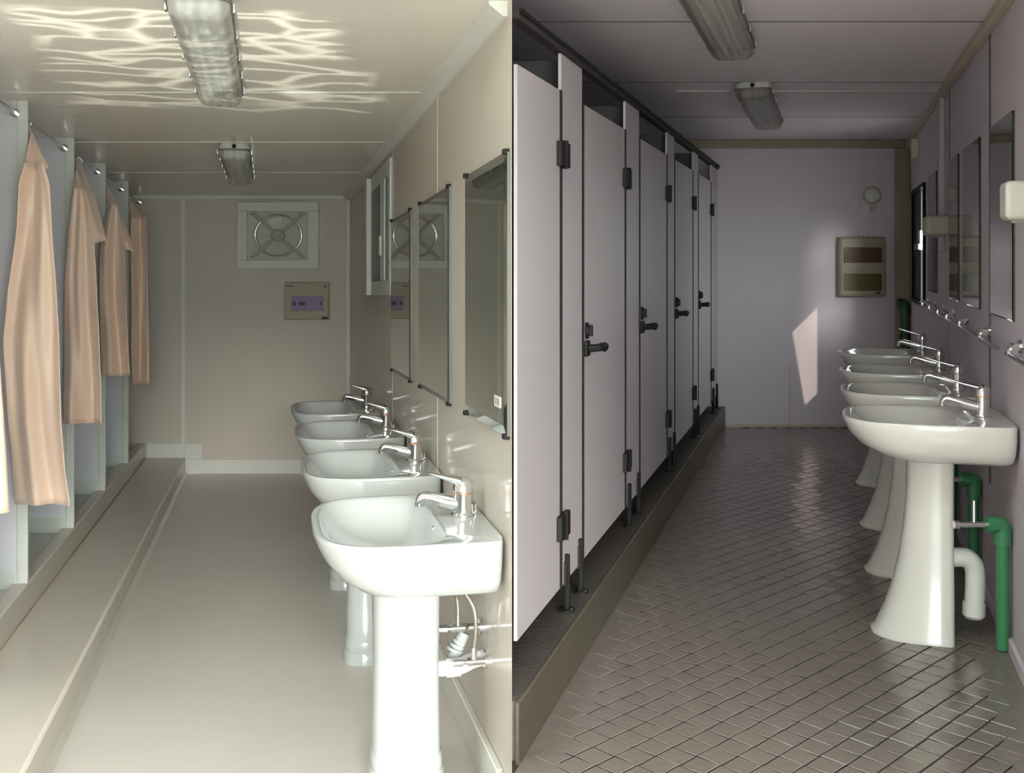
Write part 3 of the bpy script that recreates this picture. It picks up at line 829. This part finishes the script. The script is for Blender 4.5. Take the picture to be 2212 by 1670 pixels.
# ------------------------------------------------------------------ window of the shower room
w1 = struct('window_1', MB().rbox(L, UW - 0.012, UW, 6.34, 7.56, 0.02, 0.765), 'profile_white', 'white framed sliding window high on the shower room wall')
for (a, b, c, e, pr) in ((6.32, 6.42, 0.0, 0.785, 0.014), (7.46, 7.58, 0.0, 0.785, 0.046), (6.42, 7.46, 0.0, 0.09, 0.015), (6.42, 7.46, 0.69, 0.785, 0.015)):
    obj('frame', MB().rbox(L, UW - pr, UW, a, b, c, e), 'profile_white', w1, True, 0.003)
obj('pane', MB().rbox(L, UW - 0.0135, UW - 0.012, 6.42, 6.56, 0.09, 0.69), 'glass_blue', w1, True)
obj('sash', MB().rbox(L, UW - 0.022, UW - 0.012, 6.56, 6.78, 0.09, 0.69), 'profile_white', w1, True, 0.003)
obj('pane', MB().rbox(L, UW - 0.0135, UW - 0.012, 6.78, 7.46, 0.09, 0.69), 'glass_dark', w1, True)
obj('latch', MB().rbox(L, UW - 0.036, UW - 0.022, 6.68, 6.74, 0.24, 0.36), 'plastic_cream', w1, True, 0.004)

# ------------------------------------------------------------------ exhaust fan and fuse box, shower room end wall
BX = lambda u: u + L.kx * LB
BZ = lambda w: ZC + w + L.kz * LB
def back_box(mb, u0, u1, y0, y1, w0, w1): return mb.box(BX(u0), BX(u1), LB - y1, LB - y0, BZ(w0), BZ(w1))
fu, fw = 0.087, 0.516
t = thing('exhaust_fan', 'square exhaust fan with shiny ring and four spokes on the end wall', 'fan', (BX(fu), LB, BZ(0.232)))
for (a, b, c, e) in ((-0.264, 0.436, 0.724, 0.804), (-0.264, 0.436, 0.232, 0.304), (-0.264, -0.178, 0.304, 0.724), (0.346, 0.436, 0.304, 0.724)):
    obj('frame_board', back_box(MB(), a, b, 0.0, 0.05, c, e), 'trim_cream', t, True, 0.004)
obj('fan_plate', back_box(MB(), -0.178, 0.346, 0.0, 0.012, 0.304, 0.724), 'fan_white', t, True)
rim = []
def ering(rx, rz_, y, n=48): return [(BX(fu) + rx * math.cos(2 * PI * k / n), LB - y, BZ(fw) + rz_ * math.sin(2 * PI * k / n)) for k in range(n)]
pl = MB().loft([ering(0.212, 0.187, 0.010), ering(0.212, 0.187, 0.03), ering(0.205, 0.181, 0.040), ering(0.198, 0.174, 0.041), ering(0.190, 0.167, 0.034), ering(0.188, 0.165, 0.012)], False, False)
obj('ring', pl, 'fan_metal', t, True, smooth=60)
for k in range(4):
    a0 = PI / 4 + k * PI / 2
    b = MB()
    dx, dz = math.cos(a0), math.sin(a0)
    px, pz = -dz, dx
    def q(r, s, y): return (BX(fu) + (dx * r + px * s) * 1.08, LB - y, BZ(fw) + (dz * r + pz * s) * 0.95)
    b.add([q(0.05, -0.012, 0.028), q(0.05, 0.012, 0.028), q(0.285, 0.014, 0.046), q(0.285, -0.014, 0.046),
           q(0.05, -0.012, 0.044), q(0.05, 0.012, 0.044), q(0.285, 0.014, 0.058), q(0.285, -0.014, 0.058)],
          [(3, 2, 1, 0), (4, 5, 6, 7), (0, 1, 5, 4), (1, 2, 6, 5), (2, 3, 7, 6), (3, 0, 4, 7)])
    obj('spoke', b, 'fan_blade', t, True, 0.003)
for k in range(4):
    a0 = k * PI / 2 + 0.2
    b = MB(); vs = []
    for i in range(7):
        r = 0.055 + 0.115 * i / 6
        for s in (-1, 1):
            an = a0 + s * (0.30 + 0.10 * math.sin(PI * i / 6))
            y = 0.020 + 0.010 * s
            for th in (0, 0.004):
                vs.append((BX(fu) + r * math.cos(an) * 1.08, LB - y - th, BZ(fw) + r * math.sin(an) * 0.95))
    fs = []
    for i in range(6):
        o = 4 * i
        fs += [(o, o + 2, o + 6, o + 4), (o + 1, o + 5, o + 7, o + 3), (o, o + 4, o + 5, o + 1), (o + 2, o + 3, o + 7, o + 6)]
    fs += [(0, 1, 3, 2), (24, 26, 27, 25)]
    b.add(vs, fs)
    obj('blade', b, 'fan_white', t, True, smooth=40)
obj('hub', MB().loft([ering(0.06, 0.053, 0.012, 24), ering(0.06, 0.053, 0.044, 24), ering(0.05, 0.044, 0.052, 24)]), 'fan_blade', t, True)
for a in (-1, 1):
    for b in (-1, 1):
        obj('bolt', MB().tube([(BX(fu + a * 0.235), LB - 0.010, BZ(fw + b * 0.185)), (BX(fu + a * 0.235), LB - 0.018, BZ(fw + b * 0.185))], 0.009, 8), 'fan_metal', t, True)

t = thing('fuse_box', 'beige fuse box with a violet window on the shower room end wall', 'fuse box', (BX(0.338), LB, BZ(-0.208)))
obj('case', back_box(MB(), 0.148, 0.528, 0.0, 0.07, -0.208, 0.112), 'box_beige', t, True, 0.008)
obj('window', back_box(MB(), 0.208, 0.484, 0.071, 0.076, -0.132, -0.008), 'box_window_violet', t, True, 0.004)
for u0, u1 in ((0.222, 0.245), (0.275, 0.325), (0.455, 0.468)):
    obj('breaker', back_box(MB(), u0, u1, 0.0762, 0.079, -0.085, -0.055), 'box_inner_dark', t, True, 0.002)
obj('label_strip', back_box(MB(), 0.164, 0.225, 0.0702, 0.0716, 0.076, 0.084), 'box_inner_dark', t, True)
obj('label_strip', back_box(MB(), 0.466, 0.520, 0.0702, 0.0722, -0.205, -0.182), 'label_black', t, True)
obj('glare_stud', MB().tube([(BX(0.498), LB - 0.069, BZ(0.08)), (BX(0.498), LB - 0.08, BZ(0.08))], [0.016, 0.011], 14), 'chrome', t, True)  # chrome stud added in place of a glare highlight

# ------------------------------------------------------------------ toilet cubicle fronts
dj = [3.365, 3.91, 4.246, 5.135, 5.507, 6.44, 6.745, 7.651, 7.944, 8.80]   # door | pilaster | door ...
WT, WH, WD = 0.576, 0.708, -1.173
pos = ['at the open front', 'second from the open front', 'in the middle of the row', 'second from the end wall', 'next to the end wall']
for k in range(5):
    a, b = dj[2 * k], dj[2 * k + 1]
    t = thing('cubicle_door', 'pale lilac toilet cubicle door with black fittings, ' + pos[k], 'door', R.P(UD, (a + b) / 2, WD), (0, 0, 0), 'toilet cubicle doors')
    lo = a + (0.0 if k == 0 else 0.011)
    obj('panel', MB().rbox(R, UD - 0.012, UD, lo, b - 0.011, WD, WT), 'door_lilac', t, True, 0.002)
    for w0 in (-1.0, 0.305):
        h = obj('hinge', MB().rbox(R, UD, UD + 0.02, b - 0.065, b + 0.06, w0 + 0.002, w0 + 0.088), 'black_plastic', t, True, 0.003)
        p0, p1 = R.P(UD + 0.016, b, w0 - 0.004), R.P(UD + 0.016, b, w0 + 0.094)
        obj('hinge_barrel', MB().tube([p0, p1], 0.011, 10), 'black_plastic', h, True)
    if k:
        h = obj('handle', MB().rbox(R, UD, UD + 0.014, a + 0.026, a + 0.081, -0.395, -0.335), 'black_plastic', t, True, 0.004)
        obj('lever', MB().tube(spline([R.P(UD + 0.012, a + 0.052, -0.365), R.P(UD + 0.05, a + 0.054, -0.362), R.P(UD + 0.058, a + 0.08, -0.360),
                                       R.P(UD + 0.056, a + 0.15, -0.364), R.P(UD + 0.046, a + 0.168, -0.376)], 6), 0.0155, 10), 'black_plastic', h, True)
        k2 = obj('thumb_turn', MB().lathe([(0.032, 0.0), (0.032, 0.010), (0.022, 0.014)], (0, 0, 0), 18, 'x'), 'black_plastic', t)
        for v in k2.data.vertices:
            v.co = Vector(v.co) + (R.P(UD, a + 0.057, -0.296) - Vector(t.location))
        obj('turn_grip', MB().rbox(R, UD + 0.012, UD + 0.028, a + 0.050, a + 0.064, -0.318, -0.274), 'black_plastic', k2, True, 0.003)
    # pilaster
    c, d = b, (dj[2 * k + 2] if k < 4 else RB - 0.002)
    t = thing('cubicle_pilaster', 'narrow lilac pilaster on black feet beside the door ' + pos[k], 'panel', R.P(UD, (c + d) / 2, WP), (0, 0, 0), 'toilet cubicle pilasters')
    obj('panel', MB().rbox(R, UD - 0.012, UD, c + 0.004, d - 0.004, WD, WH), 'door_lilac', t, True, 0.002)
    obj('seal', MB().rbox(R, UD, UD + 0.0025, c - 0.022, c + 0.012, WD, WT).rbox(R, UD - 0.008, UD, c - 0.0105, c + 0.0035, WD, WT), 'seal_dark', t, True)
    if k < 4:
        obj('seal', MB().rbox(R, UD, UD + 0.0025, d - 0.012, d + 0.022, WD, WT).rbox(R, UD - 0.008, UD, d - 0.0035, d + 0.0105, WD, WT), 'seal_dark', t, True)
    for q in ((c + 0.06, d - 0.06) if k < 4 else (c + 0.1, d - 0.12)):
        lg = obj('leg', MB().tube([R.P(UD + 0.006, q, WP + 0.004), R.P(UD + 0.006, q, WD + 0.10)], 0.012, 10), 'dark_metal', t, True)
        obj('bracket', MB().rbox(R, UD - 0.03, UD + 0.012, q - 0.02, q + 0.02, WD - 0.01, WD + 0.075), 'black_plastic', lg, True, 0.003)
        obj('foot', MB().tube([R.P(UD + 0.006, q, WP), R.P(UD + 0.006, q, WP + 0.008)], 0.03, 14), 'dark_metal', lg, True)
        obj('bolt', MB().tube([R.P(UD + 0.026, q - 0.02, WP + 0.006), R.P(UD + 0.026, q - 0.02, WP + 0.018)], 0.0075, 8), 'chrome', lg, True)
    # divider wall behind the pilaster
    dm = (c + d) / 2
    if k < 4:
        obj('divider_panel', rquad(MB(), lambda x: su(x) + 0.02, UD - 0.013, dm - 0.009, dm + 0.009, WD, WH), 'cavity_shade', t, True)
t = thing('header_rail', 'dark grey head rail running above the toilet cubicle doors', 'rail', R.P(UD, 6.0, WH))
obj('rail', MB().rbox(R, UD - 0.03, UD + 0.014, 3.335, RB - 0.002, WH, WH + 0.028), 'seal_dark', t, True, 0.004)
obj('lip', MB().rbox(R, UD + 0.014, UD + 0.02, 3.335, RB - 0.002, WH + 0.018, WH + 0.032), 'dark_metal', t, True)

# ------------------------------------------------------------------ mirrors and fittings, toilet room
gm2 = 'plain mirrors of the toilet room'
for (a, b), lab in zip(((4.00, 4.565), (4.90, 5.52), (5.72, 6.14), (6.90, 7.50)),
                       ('plain mirror above the front basin of the toilet room', 'second plain mirror from the open front of the toilet room',
                        'narrow plain mirror beside the wall strip of the toilet room', 'plain mirror next to the window of the toilet room')):
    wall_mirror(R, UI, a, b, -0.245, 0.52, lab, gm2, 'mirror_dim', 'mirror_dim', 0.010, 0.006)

def rail(a, b, label, posts):
    t = thing('towel_rail', label, 'rail', R.P(UI - 0.04, a, -0.35), (0, 0, 0), 'chrome rails under the mirrors')
    obj('bar', MB().tube([R.P(UI - 0.045, a, -0.35), R.P(UI - 0.045, b, -0.35)], 0.0085, 10), 'rail_grey', t, True)
    for d in posts:
        br = obj('bracket', MB().tube(spline([R.P(UI, d, -0.318), R.P(UI - 0.03, d, -0.318), R.P(UI - 0.045, d, -0.33), R.P(UI - 0.045, d, -0.352)], 4), 0.010, 10), 'chrome', t, True)
        obj('rosette', MB().tube([R.P(UI, d, -0.318), R.P(UI - 0.010, d, -0.318)], 0.024, 14), 'chrome', br, True)
        obj('end_knob', MB().tube([R.P(UI - 0.03, d - 0.03, -0.322), R.P(UI - 0.03, d + 0.03, -0.322)], 0.014, 12), 'chrome', br, True)
rail(4.05, 7.70, 'long chrome rail on brackets under the row of mirrors', (4.6, 5.35, 5.95, 6.45, 7.0, 7.5))
rail(2.9, 3.90, 'short chrome rail on brackets by the front basin', (3.2, 3.84))

def dispenser(label, d0, d1, w0, w1, pr, m):
    t = thing('soap_dispenser', label, 'dispenser', R.P(UI, (d0 + d1) / 2, w0), (0, 0, 0))
    obj('body', MB().rbox(R, UI - pr, UI, d0, d1, w0, w1), m, t, True, 0.018, seg=4)
    obj('back_plate', MB().rbox(R, UI - 0.01, UI, d0 - 0.008, d1 + 0.008, w0 - 0.006, w1 + 0.006), m, t, True, 0.003)
    obj('nozzle', MB().rbox(R, UI - pr * 0.7, UI - pr * 0.3, (d0 + d1) / 2 - 0.02, (d0 + d1) / 2 + 0.02, w0 - 0.010, w0 + 0.004), 'plastic_straw', t, True, 0.003)
dispenser('cream white soap dispenser on the wall above the front basin', 3.58, 3.72, 0.112, 0.238, 0.10, 'plastic_cream')
dispenser('straw coloured hand towel box between two mirrors', 6.16, 6.44, 0.105, 0.215, 0.135, 'plastic_straw')
t = thing('junction_box', 'small pale junction box high in the corner by the end wall', 'box', R.P(UI, 8.4, 0.70))
obj('case', MB().rbox(R, UI - 0.055, UI, 8.34, 8.46, 0.72, 0.87), 'plastic_cream', t, True, 0.008)
obj('cover', MB().rbox(R, UI - 0.062, UI - 0.055, 8.355, 8.445, 0.735, 0.855), 'plastic_straw', t, True, 0.003)

# window of the toilet room: near half open to the daylight, far half glazed
w2 = struct('window_2', MB().rbox(R, UI - 0.02, UR + 0.02, WZ0 - 0.03, WZ0, WW0 - 0.03, WW1 + 0.03)
            .rbox(R, UI - 0.02, UR + 0.02, WZ1, WZ1 + 0.03, WW0 - 0.03, WW1 + 0.03)
            .rbox(R, UI - 0.02, UR + 0.02, WZ0, WZ1, WW0 - 0.03, WW0)
            .rbox(R, UI - 0.02, UR + 0.02, WZ0, WZ1, WW1, WW1 + 0.03), 'dark_metal',
            'tall sliding window at the far end of the toilet room, half open to daylight')
obj('sash', MB().rbox(R, UI - 0.006, UR + 0.004, 8.12, 8.18, WW0, WW1), 'dark_metal', w2, True)
obj('pane', MB().rbox(R, UI + 0.002, UI + 0.007, 8.18, WZ1, WW0, WW1), 'glass_dark', w2, True)
obj('latch', MB().rbox(R, UI - 0.045, UI - 0.006, 7.92, 8.30, 0.03, 0.075).rbox(R, UI - 0.03, UI - 0.006, 7.96, 8.12, 0.075, 0.17), 'chrome_dull', w2, True, 0.006)

# end wall of the toilet room: fuse box, round lamp, cable ducts
RX = lambda u: u + R.kx * RB
RZ = lambda w: ZC + w + R.kz * RB
def rback(mb, u0, u1, y0, y1, w0, w1): return mb.box(RX(u0), RX(u1), RB - y1, RB - y0, RZ(w0), RZ(w1))
t = thing('fuse_box', 'olive fuse box with two amber windows on the toilet room end wall', 'fuse box', (RX(0.242), RB, RZ(-0.353)))
obj('case', rback(MB(), 0.047, 0.438, 0.0, 0.08, -0.353, 0.143), 'box_olive', t, True, 0.014, seg=3)
obj('door', rback(MB(), 0.062, 0.423, 0.08, 0.088, -0.335, 0.125), 'box_olive', t, True, 0.006)
obj('window', rback(MB(), 0.080, 0.398, 0.0885, 0.093, -0.073, 0.054), 'amber_window', t, True, 0.003)
obj('window', rback(MB(), 0.080, 0.396, 0.0885, 0.093, -0.306, -0.165), 'amber_window_low', t, True, 0.003)
obj('lock', rback(MB(), 0.350, 0.382, 0.0885, 0.096, -0.332, -0.312), 'label_black', t, True, 0.002)
t = thing('alarm_lamp', 'small pale round alarm lamp on the toilet room end wall', 'lamp', (RX(0.34), RB, RZ(0.42)))
obj('base', MB().lathe([(0.075, 0.0), (0.075, -0.018), (0.066, -0.026)], (RX(0.34), RB, RZ(0.492)), 24, 'y'), 'plastic_straw', t, True)
obj('dome', MB().lathe([(0.062, -0.024), (0.058, -0.05), (0.042, -0.07), (0.015, -0.078)], (RX(0.34), RB, RZ(0.492)), 24, 'y'), 'plastic_cream', t, True, smooth=60)
obj('stem', rback(MB(), 0.325, 0.362, 0.0, 0.03, 0.36, 0.425), 'plastic_straw', t, True, 0.004)
t = thing('cable_duct', 'pale cable duct running from ceiling to fuse box on the end wall', 'duct', (RX(0.28), RB, RZ(0.15)))
obj('duct', rback(MB(), 0.232, 0.258, 0.0, 0.016, 0.146, 0.885), 'wall_lilac', t, True, 0.002)
obj('duct', rback(MB(), 0.318, 0.340, 0.0, 0.016, 0.146, 0.357), 'wall_lilac', t, True, 0.002)

# green water pipe in the far corner
t = thing('water_pipe', 'dark green plastic water pipe with elbow in the far corner of the toilet room', 'pipe', R.P(0.60, RB - 0.06, RC))
obj('pipe', MB().tube([R.P(0.615, RB - 0.075, RC), R.P(0.615, RB - 0.075, -0.46)], 0.032, 14), 'ppr_dark', t, True)
obj('elbow', MB().tube(spline([R.P(0.615, RB - 0.075, -0.50), R.P(0.615, RB - 0.075, -0.44), R.P(0.60, RB - 0.075, -0.412), R.P(0.56, RB - 0.075, -0.41)], 5), 0.042, 14), 'ppr_dark', t, True)
obj('coupling', MB().tube([R.P(0.615, RB - 0.075, -0.72), R.P(0.615, RB - 0.075, -0.66)], 0.042, 14), 'ppr_dark', t, True)

# plumbing below the basins of the toilet room
def rpipe(ds, label, green, trap):
    d = ds - 0.10
    t = thing('water_pipe', label, 'pipe', R.P(UI - 0.035, d, RC), (0, 0, 0), 'green pipes under the basins')
    x = UI - 0.036
    obj('riser', MB().tube([R.P(x, d, RC + 0.002), R.P(x, d, -1.02)], 0.024, 14), green, t, True)
    obj('elbow', MB().tube(spline([R.P(x, d, -1.06), R.P(x, d, -1.01), R.P(x - 0.012, d, -0.99), R.P(x - 0.06, d, -0.988)], 5), 0.031, 14), green, t, True)
    v = obj('valve', MB().tube([R.P(x - 0.055, d, -0.988), R.P(x - 0.09, d, -0.988), R.P(x - 0.165, d, -0.988)], [0.014, 0.011, 0.010], 12), 'chrome', t, True)
    obj('valve_cap', MB().tube([R.P(x - 0.16, d, -0.988), R.P(x - 0.178, d, -0.988)], 0.015, 12), 'chrome', v, True)
    obj('valve_stem', MB().tube([R.P(x - 0.105, d, -0.982), R.P(x - 0.105, d, -0.90)], 0.007, 10), 'chrome_dull', v, True)
    if trap:
        t2 = thing('bottle_trap', 'cream plastic trap bend hanging behind the pedestal, ' + trap, 'trap', R.P(x - 0.1, ds, -1.37), (0, 0, 0), 'traps under the basins')
        e = ds + 0.02
        path = spline([R.P(x - 0.185, e, -1.142), R.P(x - 0.15, e, -1.140), R.P(x - 0.115, e, -1.145), R.P(x - 0.088, e, -1.178), R.P(x - 0.084, e, -1.24), R.P(x - 0.09, e, -1.345)], 6)
        obj('bend', MB().tube(path, 0.036, 16), 'pvc_white', t2, True, smooth=60)
        obj('end_cap', MB().tube([R.P(x - 0.088, e, -1.31), R.P(x - 0.0905, e, -1.358), R.P(x - 0.091, e, -1.37)], [0.041, 0.041, 0.03], 16), 'pvc_white', t2, True)
rpipe(4.16, 'green plastic pipe with chrome valve under the front basin of the toilet room', 'ppr_green', 'under the front basin')
rpipe(4.97, 'green plastic pipe with chrome valve under the second basin of the toilet room', 'ppr_green', None)
rpipe(5.82, 'green plastic pipe with chrome valve under the third basin of the toilet room', 'ppr_green', None)

# ------------------------------------------------------------------ unseen spot standing in for sunlight thrown up by wet ground
def ripple_light():
    d = bpy.data.lights.new('ripple_light', 'SPOT')
    d.energy = 300
    d.spot_size = math.radians(75)
    d.spot_blend = 0.1
    d.shadow_soft_size = 0.01
    d.use_nodes = True
    src = Vector((-0.95, 2.55, -0.03))
    rot = (L.P(-0.30, 4.15, CEIL_L) - src).to_track_quat('-Z', 'Y')
    loc = [rot.inverted() @ (L.P(u, z, CEIL_L) - src) for u, z in ((-0.78, 3.3), (0.20, 3.5), (-0.78, 5.06), (0.05, 5.06))]
    RIP_X = (min(p.x / p.z for p in loc), max(p.x / p.z for p in loc))
    RIP_Y = (min(p.y / p.z for p in loc), max(p.y / p.z for p in loc))
    nt = d.node_tree
    em = nt.nodes['Emission']
    tc = nt.nodes.new('ShaderNodeTexCoord')
    sp = nt.nodes.new('ShaderNodeSeparateXYZ')
    nt.links.new(tc.outputs['Normal'], sp.inputs[0])
    dx = nt.nodes.new('ShaderNodeMath'); dx.operation = 'DIVIDE'
    dy = nt.nodes.new('ShaderNodeMath'); dy.operation = 'DIVIDE'
    nt.links.new(sp.outputs['X'], dx.inputs[0]); nt.links.new(sp.outputs['Z'], dx.inputs[1])
    nt.links.new(sp.outputs['Y'], dy.inputs[0]); nt.links.new(sp.outputs['Z'], dy.inputs[1])
    cb = nt.nodes.new('ShaderNodeCombineXYZ')
    nt.links.new(dx.outputs[0], cb.inputs[0]); nt.links.new(dy.outputs[0], cb.inputs[1])
    no = nt.nodes.new('ShaderNodeTexNoise'); no.inputs['Scale'].default_value = 5; no.inputs['Detail'].default_value = 2
    nt.links.new(cb.outputs[0], no.inputs['Vector'])
    mx = nt.nodes.new('ShaderNodeMix'); mx.data_type = 'VECTOR'; mx.inputs['Factor'].default_value = 0.12
    nt.links.new(cb.outputs[0], mx.inputs['A']); nt.links.new(no.outputs['Color'], mx.inputs['B'])
    vo = nt.nodes.new('ShaderNodeTexVoronoi'); vo.feature = 'DISTANCE_TO_EDGE'; vo.inputs['Scale'].default_value = 15
    ms = nt.nodes.new('ShaderNodeMapping'); ms.inputs['Scale'].default_value = (0.5, 1.5, 1.0)
    nt.links.new(mx.outputs['Result'], ms.inputs['Vector'])
    nt.links.new(ms.outputs[0], vo.inputs['Vector'])
    rp = nt.nodes.new('ShaderNodeMapRange')
    rp.inputs['From Min'].default_value = 0.0; rp.inputs['From Max'].default_value = 0.13
    rp.inputs['To Min'].default_value = 1.0; rp.inputs['To Max'].default_value = 0.05
    nt.links.new(vo.outputs['Distance'], rp.inputs['Value'])
    # window-shaped patch with wavy border
    def edge(src, lo, hi, soft):
        a = nt.nodes.new('ShaderNodeMapRange'); a.inputs['From Min'].default_value = lo - soft; a.inputs['From Max'].default_value = lo + soft
        b = nt.nodes.new('ShaderNodeMapRange'); b.inputs['From Min'].default_value = hi + soft; b.inputs['From Max'].default_value = hi - soft
        nt.links.new(src, a.inputs['Value']); nt.links.new(src, b.inputs['Value'])
        m = nt.nodes.new('ShaderNodeMath'); m.operation = 'MULTIPLY'
        nt.links.new(a.outputs[0], m.inputs[0]); nt.links.new(b.outputs[0], m.inputs[1])
        return m.outputs[0]
    s2 = nt.nodes.new('ShaderNodeSeparateXYZ')
    nt.links.new(mx.outputs['Result'], s2.inputs[0])
    mm = nt.nodes.new('ShaderNodeMath'); mm.operation = 'MULTIPLY'
    cm = lambda r: [0.88 * v + 0.06 for v in r]
    nt.links.new(edge(s2.outputs['X'], *cm(RIP_X), 0.012), mm.inputs[0]); nt.links.new(edge(s2.outputs['Y'], *cm(RIP_Y), 0.012), mm.inputs[1])
    fin = nt.nodes.new('ShaderNodeMath'); fin.operation = 'MULTIPLY'
    nt.links.new(mm.outputs[0], fin.inputs[0]); nt.links.new(rp.outputs[0], fin.inputs[1])
    nt.links.new(fin.outputs[0], em.inputs['Strength'])
    em.inputs['Color'].default_value = (0.95, 1.0, 0.86, 1)
    o = bpy.data.objects.new('ripple_light', d); COL.objects.link(o)
    o.location = src
    o.rotation_euler = rot.to_euler()
ripple_light()

# unseen spot standing in for mirrored sunlight: slim quadrilateral on the end wall
def glint_light():
    d = bpy.data.lights.new('glint_light', 'SPOT')
    d.energy = 1500
    d.spot_size = math.radians(14)
    d.spot_blend = 0.0
    d.shadow_soft_size = 0.01
    d.color = (1.0, 0.88, 0.70)
    src = Vector((0.6, 1.0, 2.35))
    quad = [R.P(u, RB, w) for u, w in ((-0.326, -0.651), (-0.221, -1.271), (-0.112, -1.167), (-0.112, -0.442))]
    rot = (R.P(-0.2, RB, -0.85) - src).to_track_quat('-Z', 'Y')
    loc = [rot.inverted() @ (p - src) for p in quad]
    q = [(p.x / p.z, p.y / p.z) for p in loc]
    cx = sum(p[0] for p in q) / 4; cy = sum(p[1] for p in q) / 4
    d.use_nodes = True
    nt = d.node_tree
    em = nt.nodes['Emission']
    tc = nt.nodes.new('ShaderNodeTexCoord')
    sp = nt.nodes.new('ShaderNodeSeparateXYZ')
    nt.links.new(tc.outputs['Normal'], sp.inputs[0])
    def mth(op, a, b):
        n = nt.nodes.new('ShaderNodeMath'); n.operation = op
        for k, v in enumerate((a, b)):
            if isinstance(v, float): n.inputs[k].default_value = v
            else: nt.links.new(v, n.inputs[k])
        return n.outputs[0]
    x = mth('DIVIDE', sp.outputs['X'], sp.outputs['Z'])
    y = mth('DIVIDE', sp.outputs['Y'], sp.outputs['Z'])
    acc = None
    for k in range(4):
        (ax, ay), (bx, by) = q[k], q[(k + 1) % 4]
        nx, ny = -(by - ay), bx - ax
        l = math.hypot(nx, ny); nx /= l; ny /= l
        if nx * (cx - ax) + ny * (cy - ay) < 0: nx, ny = -nx, -ny
        dist = mth('ADD', mth('MULTIPLY', x, float(nx)), mth('MULTIPLY', y, float(ny)))
        dist = mth('SUBTRACT', dist, float(nx * ax + ny * ay))
        mr = nt.nodes.new('ShaderNodeMapRange')
        mr.inputs['From Min'].default_value = -0.0004; mr.inputs['From Max'].default_value = 0.0012
        nt.links.new(dist, mr.inputs['Value'])
        acc = mr.outputs[0] if acc is None else mth('MULTIPLY', acc, mr.outputs[0])
    nt.links.new(acc, em.inputs['Strength'])
    o = bpy.data.objects.new('glint_light', d); COL.objects.link(o)
    o.location = src
    o.rotation_euler = rot.to_euler()
glint_light()
